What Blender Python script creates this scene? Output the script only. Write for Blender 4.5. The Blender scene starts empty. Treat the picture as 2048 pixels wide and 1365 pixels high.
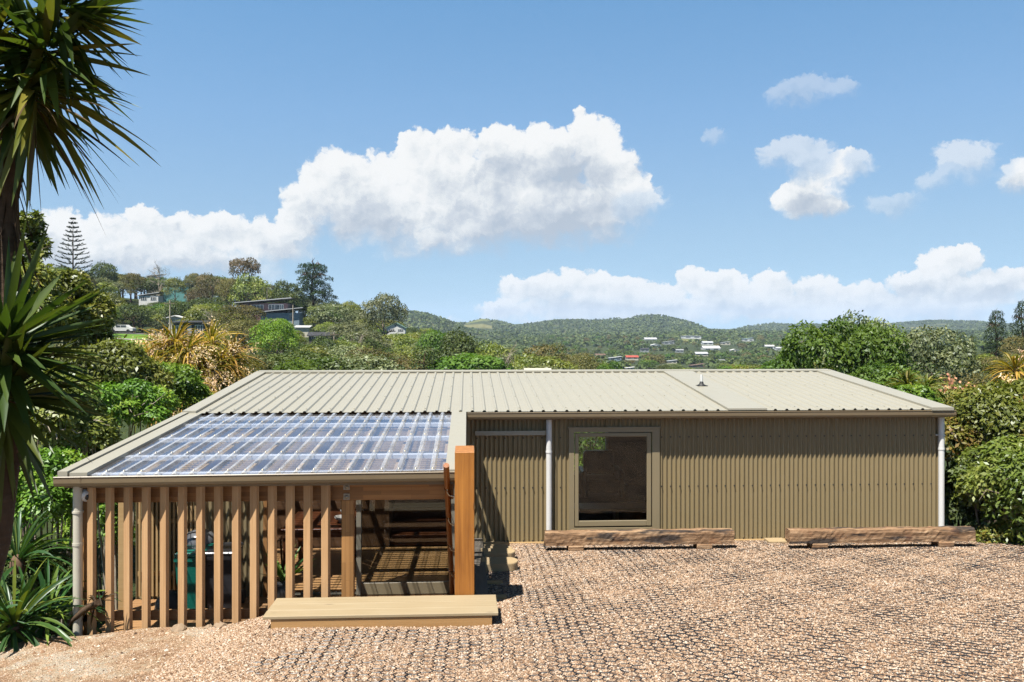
import bpy, math, random
import numpy as np
from mathutils import Vector, Matrix
PI = math.pi
R = math.radians
rng = np.random.default_rng(7)
random.seed(7)
sc = bpy.context.scene

# ------------------------------------------------------------------ camera
F, HX, HY = 1700.0, 1024.0, 657.0          # focal length in photo pixels, optical axis column, horizon row
YAW = R(3.0)
CH = 3.55                                  # eye height above the gravel at the wall
cam = bpy.data.cameras.new('camera')
cam.lens = F / 2048 * 36; cam.sensor_width = 36
cam.shift_y = -(682.5 - HY) / 2048
cam.clip_start = 0.1; cam.clip_end = 60000
camo = bpy.data.objects.new('camera', cam); sc.collection.objects.link(camo)
camo.location = (0, 0, CH); camo.rotation_euler = (PI / 2, 0, -YAW)
sc.camera = camo
FW = Vector((math.sin(YAW), math.cos(YAW), 0)); RT = Vector((math.cos(YAW), -math.sin(YAW), 0))
def ray(px, py):
    return FW + RT * ((px - HX) / F) + Vector((0, 0, -(py - HY) / F))
def W(px, py, Y):                          # photo pixel -> the real point in the plane y = Y
    r = ray(px, py); t = Y / r.y
    return Vector((r.x * t, Y, CH + r.z * t))
def D(px, py, d):                          # photo pixel -> the real point at depth d
    r = ray(px, py)
    return Vector((r.x * d, r.y * d, CH + r.z * d))

# ------------------------------------------------------------------ light
SUN = Vector((0.86, 1.0, -2.6)).normalized()      # the way the light travels
EL = math.asin(-SUN.z); AZ = math.atan2(-SUN.x, -SUN.y)
sun = bpy.data.lights.new('sun', 'SUN'); sun.energy = 5.0; sun.angle = R(0.5); sun.color = (1.0, 0.95, 0.87)
suno = bpy.data.objects.new('sun', sun); sc.collection.objects.link(suno)
suno.rotation_euler = SUN.to_track_quat('-Z', 'Y').to_euler(); suno.location = (-20, -20, 60)
sc.view_settings.view_transform = 'Standard'; sc.view_settings.look = 'None'
sc.view_settings.gamma = 1; sc.view_settings.use_curve_mapping = False
sc.view_settings.exposure = 1.25
cy = sc.cycles
cy.max_bounces = 8; cy.diffuse_bounces = 4; cy.glossy_bounces = 4; cy.transmission_bounces = 6
cy.transparent_max_bounces = 24; cy.volume_bounces = 0
cy.caustics_reflective = False; cy.caustics_refractive = False
cy.sample_clamp_indirect = 6
cy.use_denoising = True; cy.denoising_prefilter = 'NONE'; cy.denoising_input_passes = 'RGB_ALBEDO_NORMAL'
cy.adaptive_threshold = 0.02

# ------------------------------------------------------------------ node helper
class NB:
    def __init__(s, nt): s.nt = nt; s.n = nt.nodes; s.l = nt.links
    def new(s, t, **kw):
        nd = s.n.new(t)
        for k, v in kw.items(): setattr(nd, k, v)
        return nd
    def put(s, sock, v):
        if v is None: return
        if hasattr(v, 'is_linked') or isinstance(v, bpy.types.NodeSocket): s.l.new(v, sock)
        elif isinstance(v, (tuple, list)) and sock.type == 'RGBA' and len(v) == 3: sock.default_value = (*v, 1)
        else: sock.default_value = v
    def m(s, op, a, b=None, c=None, clamp=False):
        nd = s.new('ShaderNodeMath', operation=op, use_clamp=clamp)
        for i, v in enumerate((a, b, c)): s.put(nd.inputs[i], v)
        return nd.outputs[0]
    def v(s, op, a, b=None, c=None, out=0):
        nd = s.new('ShaderNodeVectorMath', operation=op)
        for i, v in enumerate((a, b, c)): s.put(nd.inputs[i], v)
        return nd.outputs[out]
    def noise(s, vec, scale, detail=4, rough=.55, dist=0, out='Fac', dim='3D'):
        nd = s.new('ShaderNodeTexNoise', noise_dimensions=dim)
        s.put(nd.inputs['Vector'], vec)
        for k, q in (('Scale', scale), ('Detail', detail), ('Roughness', rough), ('Distortion', dist)): s.put(nd.inputs[k], q)
        return nd.outputs[out]
    def voro(s, vec, scale, feature='F1', out='Distance', dim='3D', rnd=1):
        nd = s.new('ShaderNodeTexVoronoi', feature=feature, voronoi_dimensions=dim)
        s.put(nd.inputs['Vector'], vec); s.put(nd.inputs['Scale'], scale); s.put(nd.inputs['Randomness'], rnd)
        return nd.outputs[out]
    def ramp(s, fac, stops, interp='LINEAR'):
        nd = s.new('ShaderNodeValToRGB'); cr = nd.color_ramp; cr.interpolation = interp
        while len(cr.elements) < len(stops): cr.elements.new(.5)
        for e, (p, c) in zip(cr.elements, stops): e.position = p; e.color = (*c, 1) if len(c) == 3 else c
        s.put(nd.inputs[0], fac); return nd.outputs[0]
    def sm(s, x, a, b, lo=0., hi=1.):
        nd = s.new('ShaderNodeMapRange', interpolation_type='SMOOTHSTEP')
        for i, v in enumerate((x, a, b, lo, hi)): s.put(nd.inputs[i], v)
        return nd.outputs[0]
    def mix(s, f, a, b, blend='MIX'):
        nd = s.new('ShaderNodeMix', data_type='RGBA', blend_type=blend)
        s.put(nd.inputs[0], f); s.put(nd.inputs[6], a); s.put(nd.inputs[7], b)
        return nd.outputs[2]
    def map(s, vec, scale=(1, 1, 1), loc=(0, 0, 0), rot=(0, 0, 0)):
        nd = s.new('ShaderNodeMapping'); s.put(nd.inputs[0], vec)
        nd.inputs[1].default_value = loc; nd.inputs[2].default_value = rot; nd.inputs[3].default_value = scale
        return nd.outputs[0]

# ------------------------------------------------------------------ world: Nishita sky with cumulus
def azel(px, py):
    r = ray(px, py)
    return math.degrees(math.atan2(r.x, r.y)), math.degrees(math.atan2(r.z, math.hypot(r.x, r.y)))
# px, py, rx, ry, weight  (each one billow of a cloud, turned into azimuth and elevation)
CLOUDS = [
 (690,395,105,80,1),(680,345,52,46,1),(625,405,58,46,1),(740,440,110,60,1),(800,395,110,85,1),(838,305,42,42,1),(905,305,55,44,1),
 (880,370,100,80,1),(1002,298,44,46,1),(1090,305,62,58,1),(1055,385,150,110,1),(1195,300,54,62,1),(1218,350,62,62,1),(1172,262,30,34,.9),
 (1230,410,90,64,1),(1120,440,160,62,1),(900,450,170,66,1),(1292,412,52,30,.72),(1170,470,110,34,.8),(1160,222,14,14,.45),(730,340,30,20,.55),
 (1010,440,240,60,1),(860,490,150,34,.7),
 (70,470,60,42,1),(130,462,60,44,1),(205,470,55,46,1),(287,462,48,50,1),(375,472,62,44,1),(455,470,56,46,1),(515,480,56,44,1),(570,490,60,46,1),(600,450,50,40,.9),
 (300,515,260,46,.95),(120,520,160,46,.9),(480,520,130,42,.8),(540,556,36,24,.7),
 (1640,352,70,44,1),(1690,335,62,34,.95),(1615,402,74,36,1),(1660,420,50,20,.7),(1590,312,78,40,.74),(1925,330,76,44,.84),(1880,362,50,28,.64),(1795,414,66,34,.68),
 (2045,352,54,40,.85),(1610,186,100,36,.66),(1690,182,50,22,.56),(1422,276,36,20,.62),
 (1030,578,44,30,1),(1095,582,56,30,1),(1175,574,66,36,1),(1245,584,56,34,1),(1330,592,60,30,1),(1398,568,50,34,1),(1452,578,52,34,1),(1548,580,44,38,1),
 (1500,596,60,30,1),(1640,586,56,36,1),(1250,614,250,30,1),(1600,618,320,30,1),(1720,596,60,28,.9),(1886,530,52,36,1),(1935,518,38,28,1),(1905,560,90,36,1),
 (1830,574,56,34,1),(2022,566,52,34,1),(1960,596,140,34,1),(1010,622,60,20,.75),(1320,640,420,16,.75),(1830,630,300,30,.85),
]
w = bpy.data.worlds.new('World'); sc.world = w; w.use_nodes = True
nt = w.node_tree; nt.nodes.clear(); b = NB(nt)
gen = b.new('ShaderNodeTexCoord').outputs['Generated']
sx = b.new('ShaderNodeSeparateXYZ'); b.put(sx.inputs[0], gen)
zc = b.m('MULTIPLY_ADD', b.m('MAXIMUM', sx.outputs[2], 0.0), .78, .20)
cv = b.new('ShaderNodeCombineXYZ'); b.put(cv.inputs[0], sx.outputs[0]); b.put(cv.inputs[1], sx.outputs[1]); b.put(cv.inputs[2], zc)
sky = b.new('ShaderNodeTexSky', sky_type='NISHITA', sun_disc=False)
sky.sun_elevation = EL; sky.sun_rotation = AZ; sky.altitude = 0; sky.air_density = 1.0; sky.dust_density = .25; sky.ozone_density = 1.6
b.put(sky.inputs[0], b.v('NORMALIZE', cv.outputs[0]))
skybg = b.new('ShaderNodeBackground'); elr = b.m('MULTIPLY', b.m('ARCSINE', sx.outputs[2]), 180 / PI)
overhead_dim = b.sm(elr, 21, 50, 1.0, .25)                                      # overhead sky dimmed by hand to cut the fill light
tint = b.ramp(b.m('DIVIDE', elr, 25.0), [(0, (1.0, .96, .80)), (.25, (.99, .99, .86)), (.55, (.87, 1.0, .97)), (1, (.63, .95, 1.0))])
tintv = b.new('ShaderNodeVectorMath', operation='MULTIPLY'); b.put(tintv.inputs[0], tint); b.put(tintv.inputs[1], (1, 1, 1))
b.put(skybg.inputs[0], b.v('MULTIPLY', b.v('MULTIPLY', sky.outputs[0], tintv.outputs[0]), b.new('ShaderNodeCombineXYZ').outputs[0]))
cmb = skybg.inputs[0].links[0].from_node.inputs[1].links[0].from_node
for i_ in range(3): b.put(cmb.inputs[i_], overhead_dim); skybg.inputs[1].default_value = 0.083
az = b.m('MULTIPLY', b.m('ARCTAN2', sx.outputs[0], sx.outputs[1]), 180 / PI)
el = b.m('MULTIPLY', b.m('ARCSINE', sx.outputs[2]), 180 / PI)
pc = b.new('ShaderNodeCombineXYZ'); b.put(pc.inputs[0], az); b.put(pc.inputs[1], el)
P0 = pc.outputs[0]
wn = b.noise(P0, .55, 5, .6, out='Color')
wn2 = b.noise(P0, 2.4, 4, .6, out='Color')
P1 = b.v('ADD', P0, b.v('ADD', b.v('MULTIPLY', b.v('SUBTRACT', wn, (.5, .5, .5)), (1.7, 1.5, 0)), b.v('MULTIPLY', b.v('SUBTRACT', wn2, (.5, .5, .5)), (.7, .7, 0))))
dmax = None; wsum = None; hsum = None
for (px, py, rx, ry, wt) in CLOUDS:
    a0, e0 = azel(px, py); a1, _ = azel(px + rx, py); _, e1 = azel(px, py - ry)
    ra, re = a1 - a0, e1 - e0
    q = b.v('MULTIPLY_ADD', P1, (1 / ra, 1 / re, 0), (-a0 / ra, -e0 / re, 0))
    dd = b.v('DOT_PRODUCT', q, q, out=1)
    val = b.m('MULTIPLY_ADD', dd, -wt * .62, wt)
    dmax = val if dmax is None else b.m('SMOOTH_MAX', dmax, val, .12)
    vp = b.m('MAXIMUM', val, 0)
    h_ = b.m('MULTIPLY', b.v('DOT_PRODUCT', q, (-.25, 1, 0), out=1), vp)
    wsum = vp if wsum is None else b.m('ADD', wsum, vp)
    hsum = h_ if hsum is None else b.m('ADD', hsum, h_)
hrel = b.m('DIVIDE', hsum, b.m('ADD', wsum, .05))
def billow(P):
    a = b.voro(P, .62, 'SMOOTH_F1', dim='2D'); c = b.voro(P, 1.5, 'F1', dim='2D'); d_ = b.noise(P, 3.2, 6, .62)
    return b.m('ADD', b.m('ADD', b.m('MULTIPLY', a, -.55), b.m('MULTIPLY', c, -.22)), b.m('MULTIPLY', d_, .42))
B1 = billow(P1); B2 = billow(b.v('ADD', P1, (-.28, .34, 0)))
dens = b.m('ADD', dmax, b.m('MULTIPLY', b.m('ADD', B1, .12), .85))
soft = b.sm(hrel, -.7, .45, .9, .22)                                  # ragged soft bases, crisp tops
thin = None
for (px, py, rx, ry, am) in ((1585, 310, 100, 60, .45), (1925, 330, 110, 66, .42), (1880, 362, 80, 44, .6), (1795, 414, 100, 56, .62), (1640, 185, 170, 60, .66), (1422, 276, 60, 36, .7), (1735, 330, 50, 40, .4), (1290, 420, 70, 44, .3), (545, 556, 60, 40, .5)):
    a0, e0 = azel(px, py); a1, _ = azel(px + rx, py); _, e1 = azel(px, py - ry)
    q = b.v('MULTIPLY_ADD', P1, (1 / (a1 - a0), 1 / (e1 - e0), 0), (-a0 / (a1 - a0), -e0 / (e1 - e0), 0))
    t_ = b.sm(b.v('DOT_PRODUCT', q, q, out=1), 1.3, .5, 0, am); thin = t_ if thin is None else b.m('MAXIMUM', thin, t_)
alpha = b.sm(dens, .25, b.m('ADD', .25, soft))
emb = b.m('SUBTRACT', B1, B2)
lit = b.m('ADD', b.m('MULTIPLY_ADD', hrel, .60, .68), b.m('MULTIPLY', emb, .95))
big = b.noise(P0, .35, 3, .5)
lit = b.m('ADD', lit, b.m('MULTIPLY', b.m('SUBTRACT', big, .5), 1.5))
lit = b.m('SUBTRACT', lit, b.sm(dens, .75, 1.45, 0, .30))
for (px, py, rx, ry, dk) in ((1085, 395, 190, 95, .34), (740, 455, 110, 60, .26), (1150, 480, 190, 34, .3), (960, 500, 140, 30, .2), (1640, 410, 70, 26, .16), (300, 540, 280, 30, .2), (1900, 585, 130, 22, .2), (1240, 622, 330, 16, .14), (1035, 330, 60, 30, .12)):
    a0, e0 = azel(px, py); a1, _ = azel(px + rx, py); _, e1 = azel(px, py - ry)
    q = b.v('MULTIPLY_ADD', P1, (1 / (a1 - a0), 1 / (e1 - e0), 0), (-a0 / (a1 - a0), -e0 / (e1 - e0), 0))
    lit = b.m('SUBTRACT', lit, b.sm(b.v('DOT_PRODUCT', q, q, out=1), 1.25, .35, 0, dk))
ccol = b.ramp(lit, [(0, (.50, .57, .66)), (.35, (.66, .71, .77)), (.62, (.84, .87, .89)), (.85, (.97, .975, .97)), (1, (1, 1, .99))])
lowband = b.sm(el, .2, 4.0, .28, 0)                                   # far clouds pale towards the horizon
ccol = b.mix(lowband, ccol, (.74, .82, .90))
cbg = b.new('ShaderNodeBackground'); b.put(cbg.inputs[0], ccol); cbg.inputs[1].default_value = .405
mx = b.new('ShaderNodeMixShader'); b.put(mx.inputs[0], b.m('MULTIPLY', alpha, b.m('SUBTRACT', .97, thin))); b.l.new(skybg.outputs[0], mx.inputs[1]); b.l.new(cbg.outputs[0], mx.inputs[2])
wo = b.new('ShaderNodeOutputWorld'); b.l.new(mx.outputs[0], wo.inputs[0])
w.cycles.sampling_method = 'MANUAL'; w.cycles.sample_map_resolution = 512
# ------------------------------------------------------------------ materials
def mat(name):
    m = bpy.data.materials.new(name); m.use_nodes = True
    nt = m.node_tree; nt.nodes.clear(); b = NB(nt)
    o = b.new('ShaderNodeOutputMaterial')
    return m, b, o
def principled(b, o, col, rough=.5, metal=0, spec=.5, normal=None, coat=0):
    p = b.new('ShaderNodeBsdfPrincipled')
    b.put(p.inputs['Base Color'], col); b.put(p.inputs['Roughness'], rough); b.put(p.inputs['Metallic'], metal)
    b.put(p.inputs['Specular IOR Level'], spec); b.put(p.inputs['Coat Weight'], coat)
    if normal is not None: b.put(p.inputs['Normal'], normal)
    b.l.new(p.outputs[0], o.inputs[0]); return p
def bump(b, h, strength=.3, dist=.01):
    n = b.new('ShaderNodeBump'); n.inputs['Strength'].default_value = strength; n.inputs['Distance'].default_value = dist
    b.put(n.inputs['Height'], h); return n.outputs[0]
def obco(b): return b.new('ShaderNodeTexCoord').outputs['Object']
def paint(name, col, rough=.45, var=.06, metal=0, spec=.5, scale=3.0, dirt=.0, dirtcol=(.2, .16, .1)):
    m, b, o = mat(name); co = obco(b)
    n = b.noise(co, scale, 5, .6)
    c = b.mix(n, tuple(x * (1 - var) for x in col), tuple(min(1, x * (1 + var)) for x in col))
    if dirt: c = b.mix(b.m('MULTIPLY', b.sm(b.noise(b.map(co, (1, 1, .35)), scale * 2.3, 6, .65), .48, .72), dirt), c, dirtcol)
    r = b.m('MULTIPLY_ADD', b.noise(co, scale * 6, 3), .16, rough - .08)
    principled(b, o, c, r, metal, spec); return m
def wood(name, c1, c2, axis='z', rough=.6, grain=1.0, knots=.5, spec=.3, lam=None, grey=0):
    m, b, o = mat(name); co = obco(b)
    oi = b.new('ShaderNodeObjectInfo')
    co = b.v('ADD', co, b.v('MULTIPLY', oi.outputs['Random'], (7.3, 5.1, 9.7)))
    k = {'x': (1.2, 22, 22), 'y': (22, 1.2, 22), 'z': (22, 22, 1.2)}[axis]
    k2 = {'x': (.6, 90, 90), 'y': (90, .6, 90), 'z': (90, 90, .6)}[axis]
    n1 = b.noise(b.map(co, tuple(x * grain for x in k)), 1, 4, .6, .6)
    n2 = b.noise(b.map(co, tuple(x * grain for x in k2)), 1, 3, .6)
    n3 = b.noise(co, 1.6, 3, .5)
    f = b.m('ADD', b.m('MULTIPLY', n1, .75), b.m('ADD', b.m('MULTIPLY', n2, .45), b.m('MULTIPLY_ADD', n3, .5, -.36)))
    c = b.ramp(f, [(.2, c1), (.5, tuple((p + q) / 2 for p, q in zip(c1, c2))), (.8, c2)])
    if knots:
        kk = b.voro(b.map(co, {'x': (1.2, 5, 5), 'y': (5, 1.2, 5), 'z': (5, 5, 1.2)}[axis]), 1.1)
        c = b.mix(b.m('MULTIPLY', b.sm(kk, .10, .02), knots), c, tuple(x * .35 for x in c1))
    if lam:                                          # finger-jointed laminations
        br = b.new('ShaderNodeTexBrick'); br.offset = .37
        sxx = b.new('ShaderNodeSeparateXYZ'); b.put(sxx.inputs[0], co); cb = b.new('ShaderNodeCombineXYZ')
        b.put(cb.inputs[0], sxx.outputs[0 if axis == 'x' else 2]); b.put(cb.inputs[1], sxx.outputs[2 if axis == 'x' else 0])
        b.put(br.inputs['Vector'], cb.outputs[0])
        br.inputs['Color1'].default_value = (.75, .75, .75, 1); br.inputs['Color2'].default_value = (1.2, 1.2, 1.2, 1); br.inputs['Mortar'].default_value = (.62, .62, .62, 1)
        for nm, vv in (('Scale', 1), ('Mortar Size', .0012), ('Brick Width', .55), ('Row Height', lam)): br.inputs[nm].default_value = vv
        c = b.mix(1.0, c, br.outputs[0], 'MULTIPLY')
    principled(b, o, c, b.m('MULTIPLY_ADD', n2, .2, rough - .1), 0, spec, bump(b, n2, .25, .004)); return m
def leafmat(name, cols, trans=.35, gloss=.08, rough=.38, sat=0):
    """leaf colours picked per leaf from the face attribute 'rnd', tinted a little per plant"""
    m, b, o = mat(name)
    at = b.new('ShaderNodeAttribute', attribute_name='rnd')
    n = len(cols)
    c = b.ramp(at.outputs['Fac'], [(i / max(1, n - 1), q) for i, q in enumerate(cols)])
    oi = b.new('ShaderNodeObjectInfo')
    hs = b.new('ShaderNodeHueSaturation')
    b.put(hs.inputs['Hue'], b.m('MULTIPLY_ADD', oi.outputs['Random'], .03, .485)); b.put(hs.inputs['Value'], b.m('MULTIPLY_ADD', oi.outputs['Random'], .35, .83))
    b.put(hs.inputs['Color'], c); c = hs.outputs[0]
    d = b.new('ShaderNodeBsdfDiffuse'); b.put(d.inputs[0], c)
    t = b.new('ShaderNodeBsdfTranslucent'); b.put(t.inputs[0], b.v('MULTIPLY', c, (1.25, 1.35, .6)))
    g = b.new('ShaderNodeBsdfGlossy'); b.put(g.inputs[0], (.9, .95, 1)); g.inputs['Roughness'].default_value = rough + .12
    x = b.new('ShaderNodeMixShader'); x.inputs[0].default_value = trans; b.l.new(d.outputs[0], x.inputs[1]); b.l.new(t.outputs[0], x.inputs[2])
    y = b.new('ShaderNodeMixShader'); b.put(y.inputs[0], gloss * .26); b.l.new(x.outputs[0], y.inputs[1]); b.l.new(g.outputs[0], y.inputs[2])
    b.l.new(y.outputs[0], o.inputs[0]); return m
def barkmat(name, c1, c2, scale=1.0, rings=0):
    m, b, o = mat(name); co = obco(b)
    n = b.noise(b.map(co, (9 * scale, 9 * scale, 2.2 * scale)), 1, 6, .7)
    h = n
    if rings: h = b.m('ADD', n, b.m('MULTIPLY', b.noise(b.map(co, (2, 2, rings)), 1, 3, .6), .8)); h = b.m('MULTIPLY', h, .6)
    principled(b, o, b.ramp(h, [(.3, c1), (.7, c2)]), .9, 0, .2, bump(b, h, .9, .02)); return m

M = {}
M['cladding'] = paint('cladding_steel', (0.178, 0.138, 0.0722), .42, .05, spec=.45, scale=1.3, dirt=.10, dirtcol=(0.118, 0.0856, 0.044))
M['trim'] = paint('trim_steel', (0.18, 0.146, 0.0864), .42, .04)
M['gutter'] = paint('gutter_steel', (0.132, 0.098, 0.0563), .38, .05, dirt=.12, dirtcol=(0.0735, 0.049, 0.0294))
M['roof'] = paint('roof_steel', (0.26, 0.244, 0.193), .42, .035, spec=.5, scale=1.1, dirt=.10, dirtcol=(0.195, 0.177, 0.133))
M['white'] = paint('white_pipe_paint', (0.504, 0.504, 0.491), .35, .02, dirt=.1, dirtcol=(0.315, 0.296, 0.253))
M['cream'] = paint('cream_pipe_paint', (0.392, 0.37, 0.306), .35, .02, dirt=.15, dirtcol=(0.252, 0.213, 0.153))
M['frame'] = paint('frame_aluminium', (0.176, 0.162, 0.122), .38, .03)
M['black'] = paint('black_plastic', (0.0098, 0.0098, 0.0108), .45, .1)
M['rubber'] = paint('black_rubber', (0.0147, 0.0147, 0.0147), .6, .1)
M['steel'] = paint('stainless_steel', (0.434, 0.434, 0.42), .25, .03, metal=1)
M['zinc'] = paint('zinc_plate', (0.245, 0.22, 0.176), .4, .1, metal=.6)
M['wood_fin'] = wood('rough_sawn_timber', (0.281, 0.159, 0.072), (0.442, 0.279, 0.144), 'z', .7, knots=.35)
M['wood_beam'] = wood('laminated_timber', (0.198, 0.0869, 0.0265), (0.311, 0.152, 0.0529), 'x', .55, knots=.0, lam=.045)
M['wood_postz'] = wood('laminated_post_timber', (0.204, 0.0958, 0.0309), (0.319, 0.169, 0.0617), 'z', .55, knots=.0, lam=.045)
M['wood_orange'] = wood('stained_orange_timber', (0.175, 0.0603, 0.0108), (0.414, 0.172, 0.0324), 'z', .5, knots=.5, spec=.35)
M['wood_rail'] = wood('varnished_rail_timber', (0.167, 0.049, 0.0098), (0.255, 0.0931, 0.0221), 'y', .3, knots=.0, spec=.55)
M['wood_bench'] = wood('pale_pine_boards', (0.234, 0.177, 0.1), (0.293, 0.237, 0.151), 'x', .65, knots=.6)
M['wood_pine'] = wood('pine_boards', (0.257, 0.162, 0.0706), (0.339, 0.228, 0.106), 'x', .65, knots=.5)
M['wood_riser'] = wood('honey_pine_riser', (.25, .135, .05), (.36, .215, .09), 'x', .65, knots=.6)
M['wood_grey'] = wood('weathered_grey_timber', (0.098, 0.0833, 0.0637), (0.167, 0.142, 0.108), 'y', .8, knots=.3)
M['wood_deck'] = wood('deck_timber', (0.181, 0.095, 0.0404), (0.295, 0.168, 0.0741), 'x', .6, knots=.2)
M['wood_floor'] = wood('interior_floor_timber', (0.239, 0.125, 0.0485), (0.335, 0.191, 0.0777), 'x', .4, knots=.15, spec=.5)
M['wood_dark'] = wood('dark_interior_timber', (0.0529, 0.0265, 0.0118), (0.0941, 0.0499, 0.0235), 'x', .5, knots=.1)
M['wood_red'] = wood('red_stained_timber', (0.0539, 0.0162, 0.00539), (0.0864, 0.0296, 0.0108), 'x', .4, knots=.1)
M['wood_end'] = wood('cut_log_timber', (0.245, 0.176, 0.0931), (0.323, 0.245, 0.142), 'x', .75, grain=.7, knots=.3)
M['carpet'] = paint('dark_carpet', (.035, .034, .033), .9, .1)
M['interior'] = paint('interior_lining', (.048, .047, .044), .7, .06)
M['ceiling'] = paint('interior_ceiling', (0.157, 0.122, 0.0784), .7, .05)
M['green_bin'] = paint('green_plastic', (0.00441, 0.108, 0.0755), .35, .08)
M['charcoal'] = paint('charcoal_enamel', (0.0245, 0.0245, 0.0269), .3, .1)
M['bbq_lid'] = paint('grey_enamel', (0.108, 0.108, 0.108), .25, .06)
M['pot'] = paint('dark_pot_glaze', (0.0245, 0.0245, 0.0245), .4, .1)
M['ceramic'] = paint('pale_ceramic', (0.269, 0.255, 0.225), .3, .04)
M['rockm'] = paint('tan_rock', (0.206, 0.147, 0.0931), .9, .3, scale=14)
M['asphalt'] = paint('asphalt', (0.0784, 0.0735, 0.0686), .9, .15)
M['concrete'] = paint('concrete', (0.206, 0.191, 0.167), .85, .12)

def glassmat(name, tint=(.82, .86, .84), rough=.0, extra=.0, fk=1.35, gc=(1, 1, 1)):
    m, b, o = mat(name)
    t = b.new('ShaderNodeBsdfTransparent'); b.put(t.inputs[0], tint)
    g = b.new('ShaderNodeBsdfGlossy'); g.inputs['Roughness'].default_value = rough; b.put(g.inputs[0], gc)
    fr = b.new('ShaderNodeFresnel'); fr.inputs['IOR'].default_value = 1.5
    x = b.new('ShaderNodeMixShader'); b.put(x.inputs[0], b.m('MULTIPLY', fr.outputs[0], fk, None, True)); b.l.new(t.outputs[0], x.inputs[1]); b.l.new(g.outputs[0], x.inputs[2])
    if extra:
        d = b.new('ShaderNodeBsdfDiffuse'); b.put(d.inputs[0], (.8, .82, .85))
        tr = b.new('ShaderNodeBsdfTranslucent'); b.put(tr.inputs[0], (.8, .82, .85))
        a = b.new('ShaderNodeMixShader'); a.inputs[0].default_value = .5; b.l.new(d.outputs[0], a.inputs[1]); b.l.new(tr.outputs[0], a.inputs[2])
        y = b.new('ShaderNodeMixShader'); b.put(y.inputs[0], b.sm(b.noise(obco(b), 2.4, 5, .65), .25, .8, extra * .5, extra * 1.6)); b.l.new(x.outputs[0], y.inputs[1]); b.l.new(a.outputs[0], y.inputs[2]); x = y
    b.l.new(x.outputs[0], o.inputs[0]); return m
M['glass'] = glassmat('window_glass', (.70, .72, .70), fk=.9)
M['poly'] = glassmat('clear_polycarbonate', (.86, .89, .97), .05, .07, 1.15, (.74, .84, 1))
M['polyrib'] = glassmat('clear_polycarbonate_rib', (.86, .89, .96), .12, .28, 1.1, (.88, .93, 1))

def sleepermat():
    m, b, o = mat('old_railway_sleeper_timber'); co = obco(b)
    oi = b.new('ShaderNodeObjectInfo'); co = b.v('ADD', co, b.v('MULTIPLY', oi.outputs['Random'], (9, 4, 3)))
    g = b.noise(b.map(co, (1.5, 20, 20)), 1, 6, .65, .4); big = b.noise(b.map(co, (1.1, 5, 6)), 1, 4, .6)
    c = b.ramp(g, [(.25, (.05, .028, .016)), (.5, (.20, .12, .066)), (.75, (.41, .29, .18))])
    c = b.mix(b.m('MULTIPLY', b.sm(big, .50, .60), .9), c, (.022, .02, .02))
    c = b.mix(b.m('MULTIPLY', b.sm(b.noise(co, 2.3, 3), .55, .7), .2), c, (.24, .085, .035))
    h = b.m('ADD', g, b.noise(b.map(co, (6, 14, 14)), 1, 6, .7))
    principled(b, o, c, .85, 0, .2, bump(b, h, .8, .02)); return m
M['sleeper'] = sleepermat()

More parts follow.
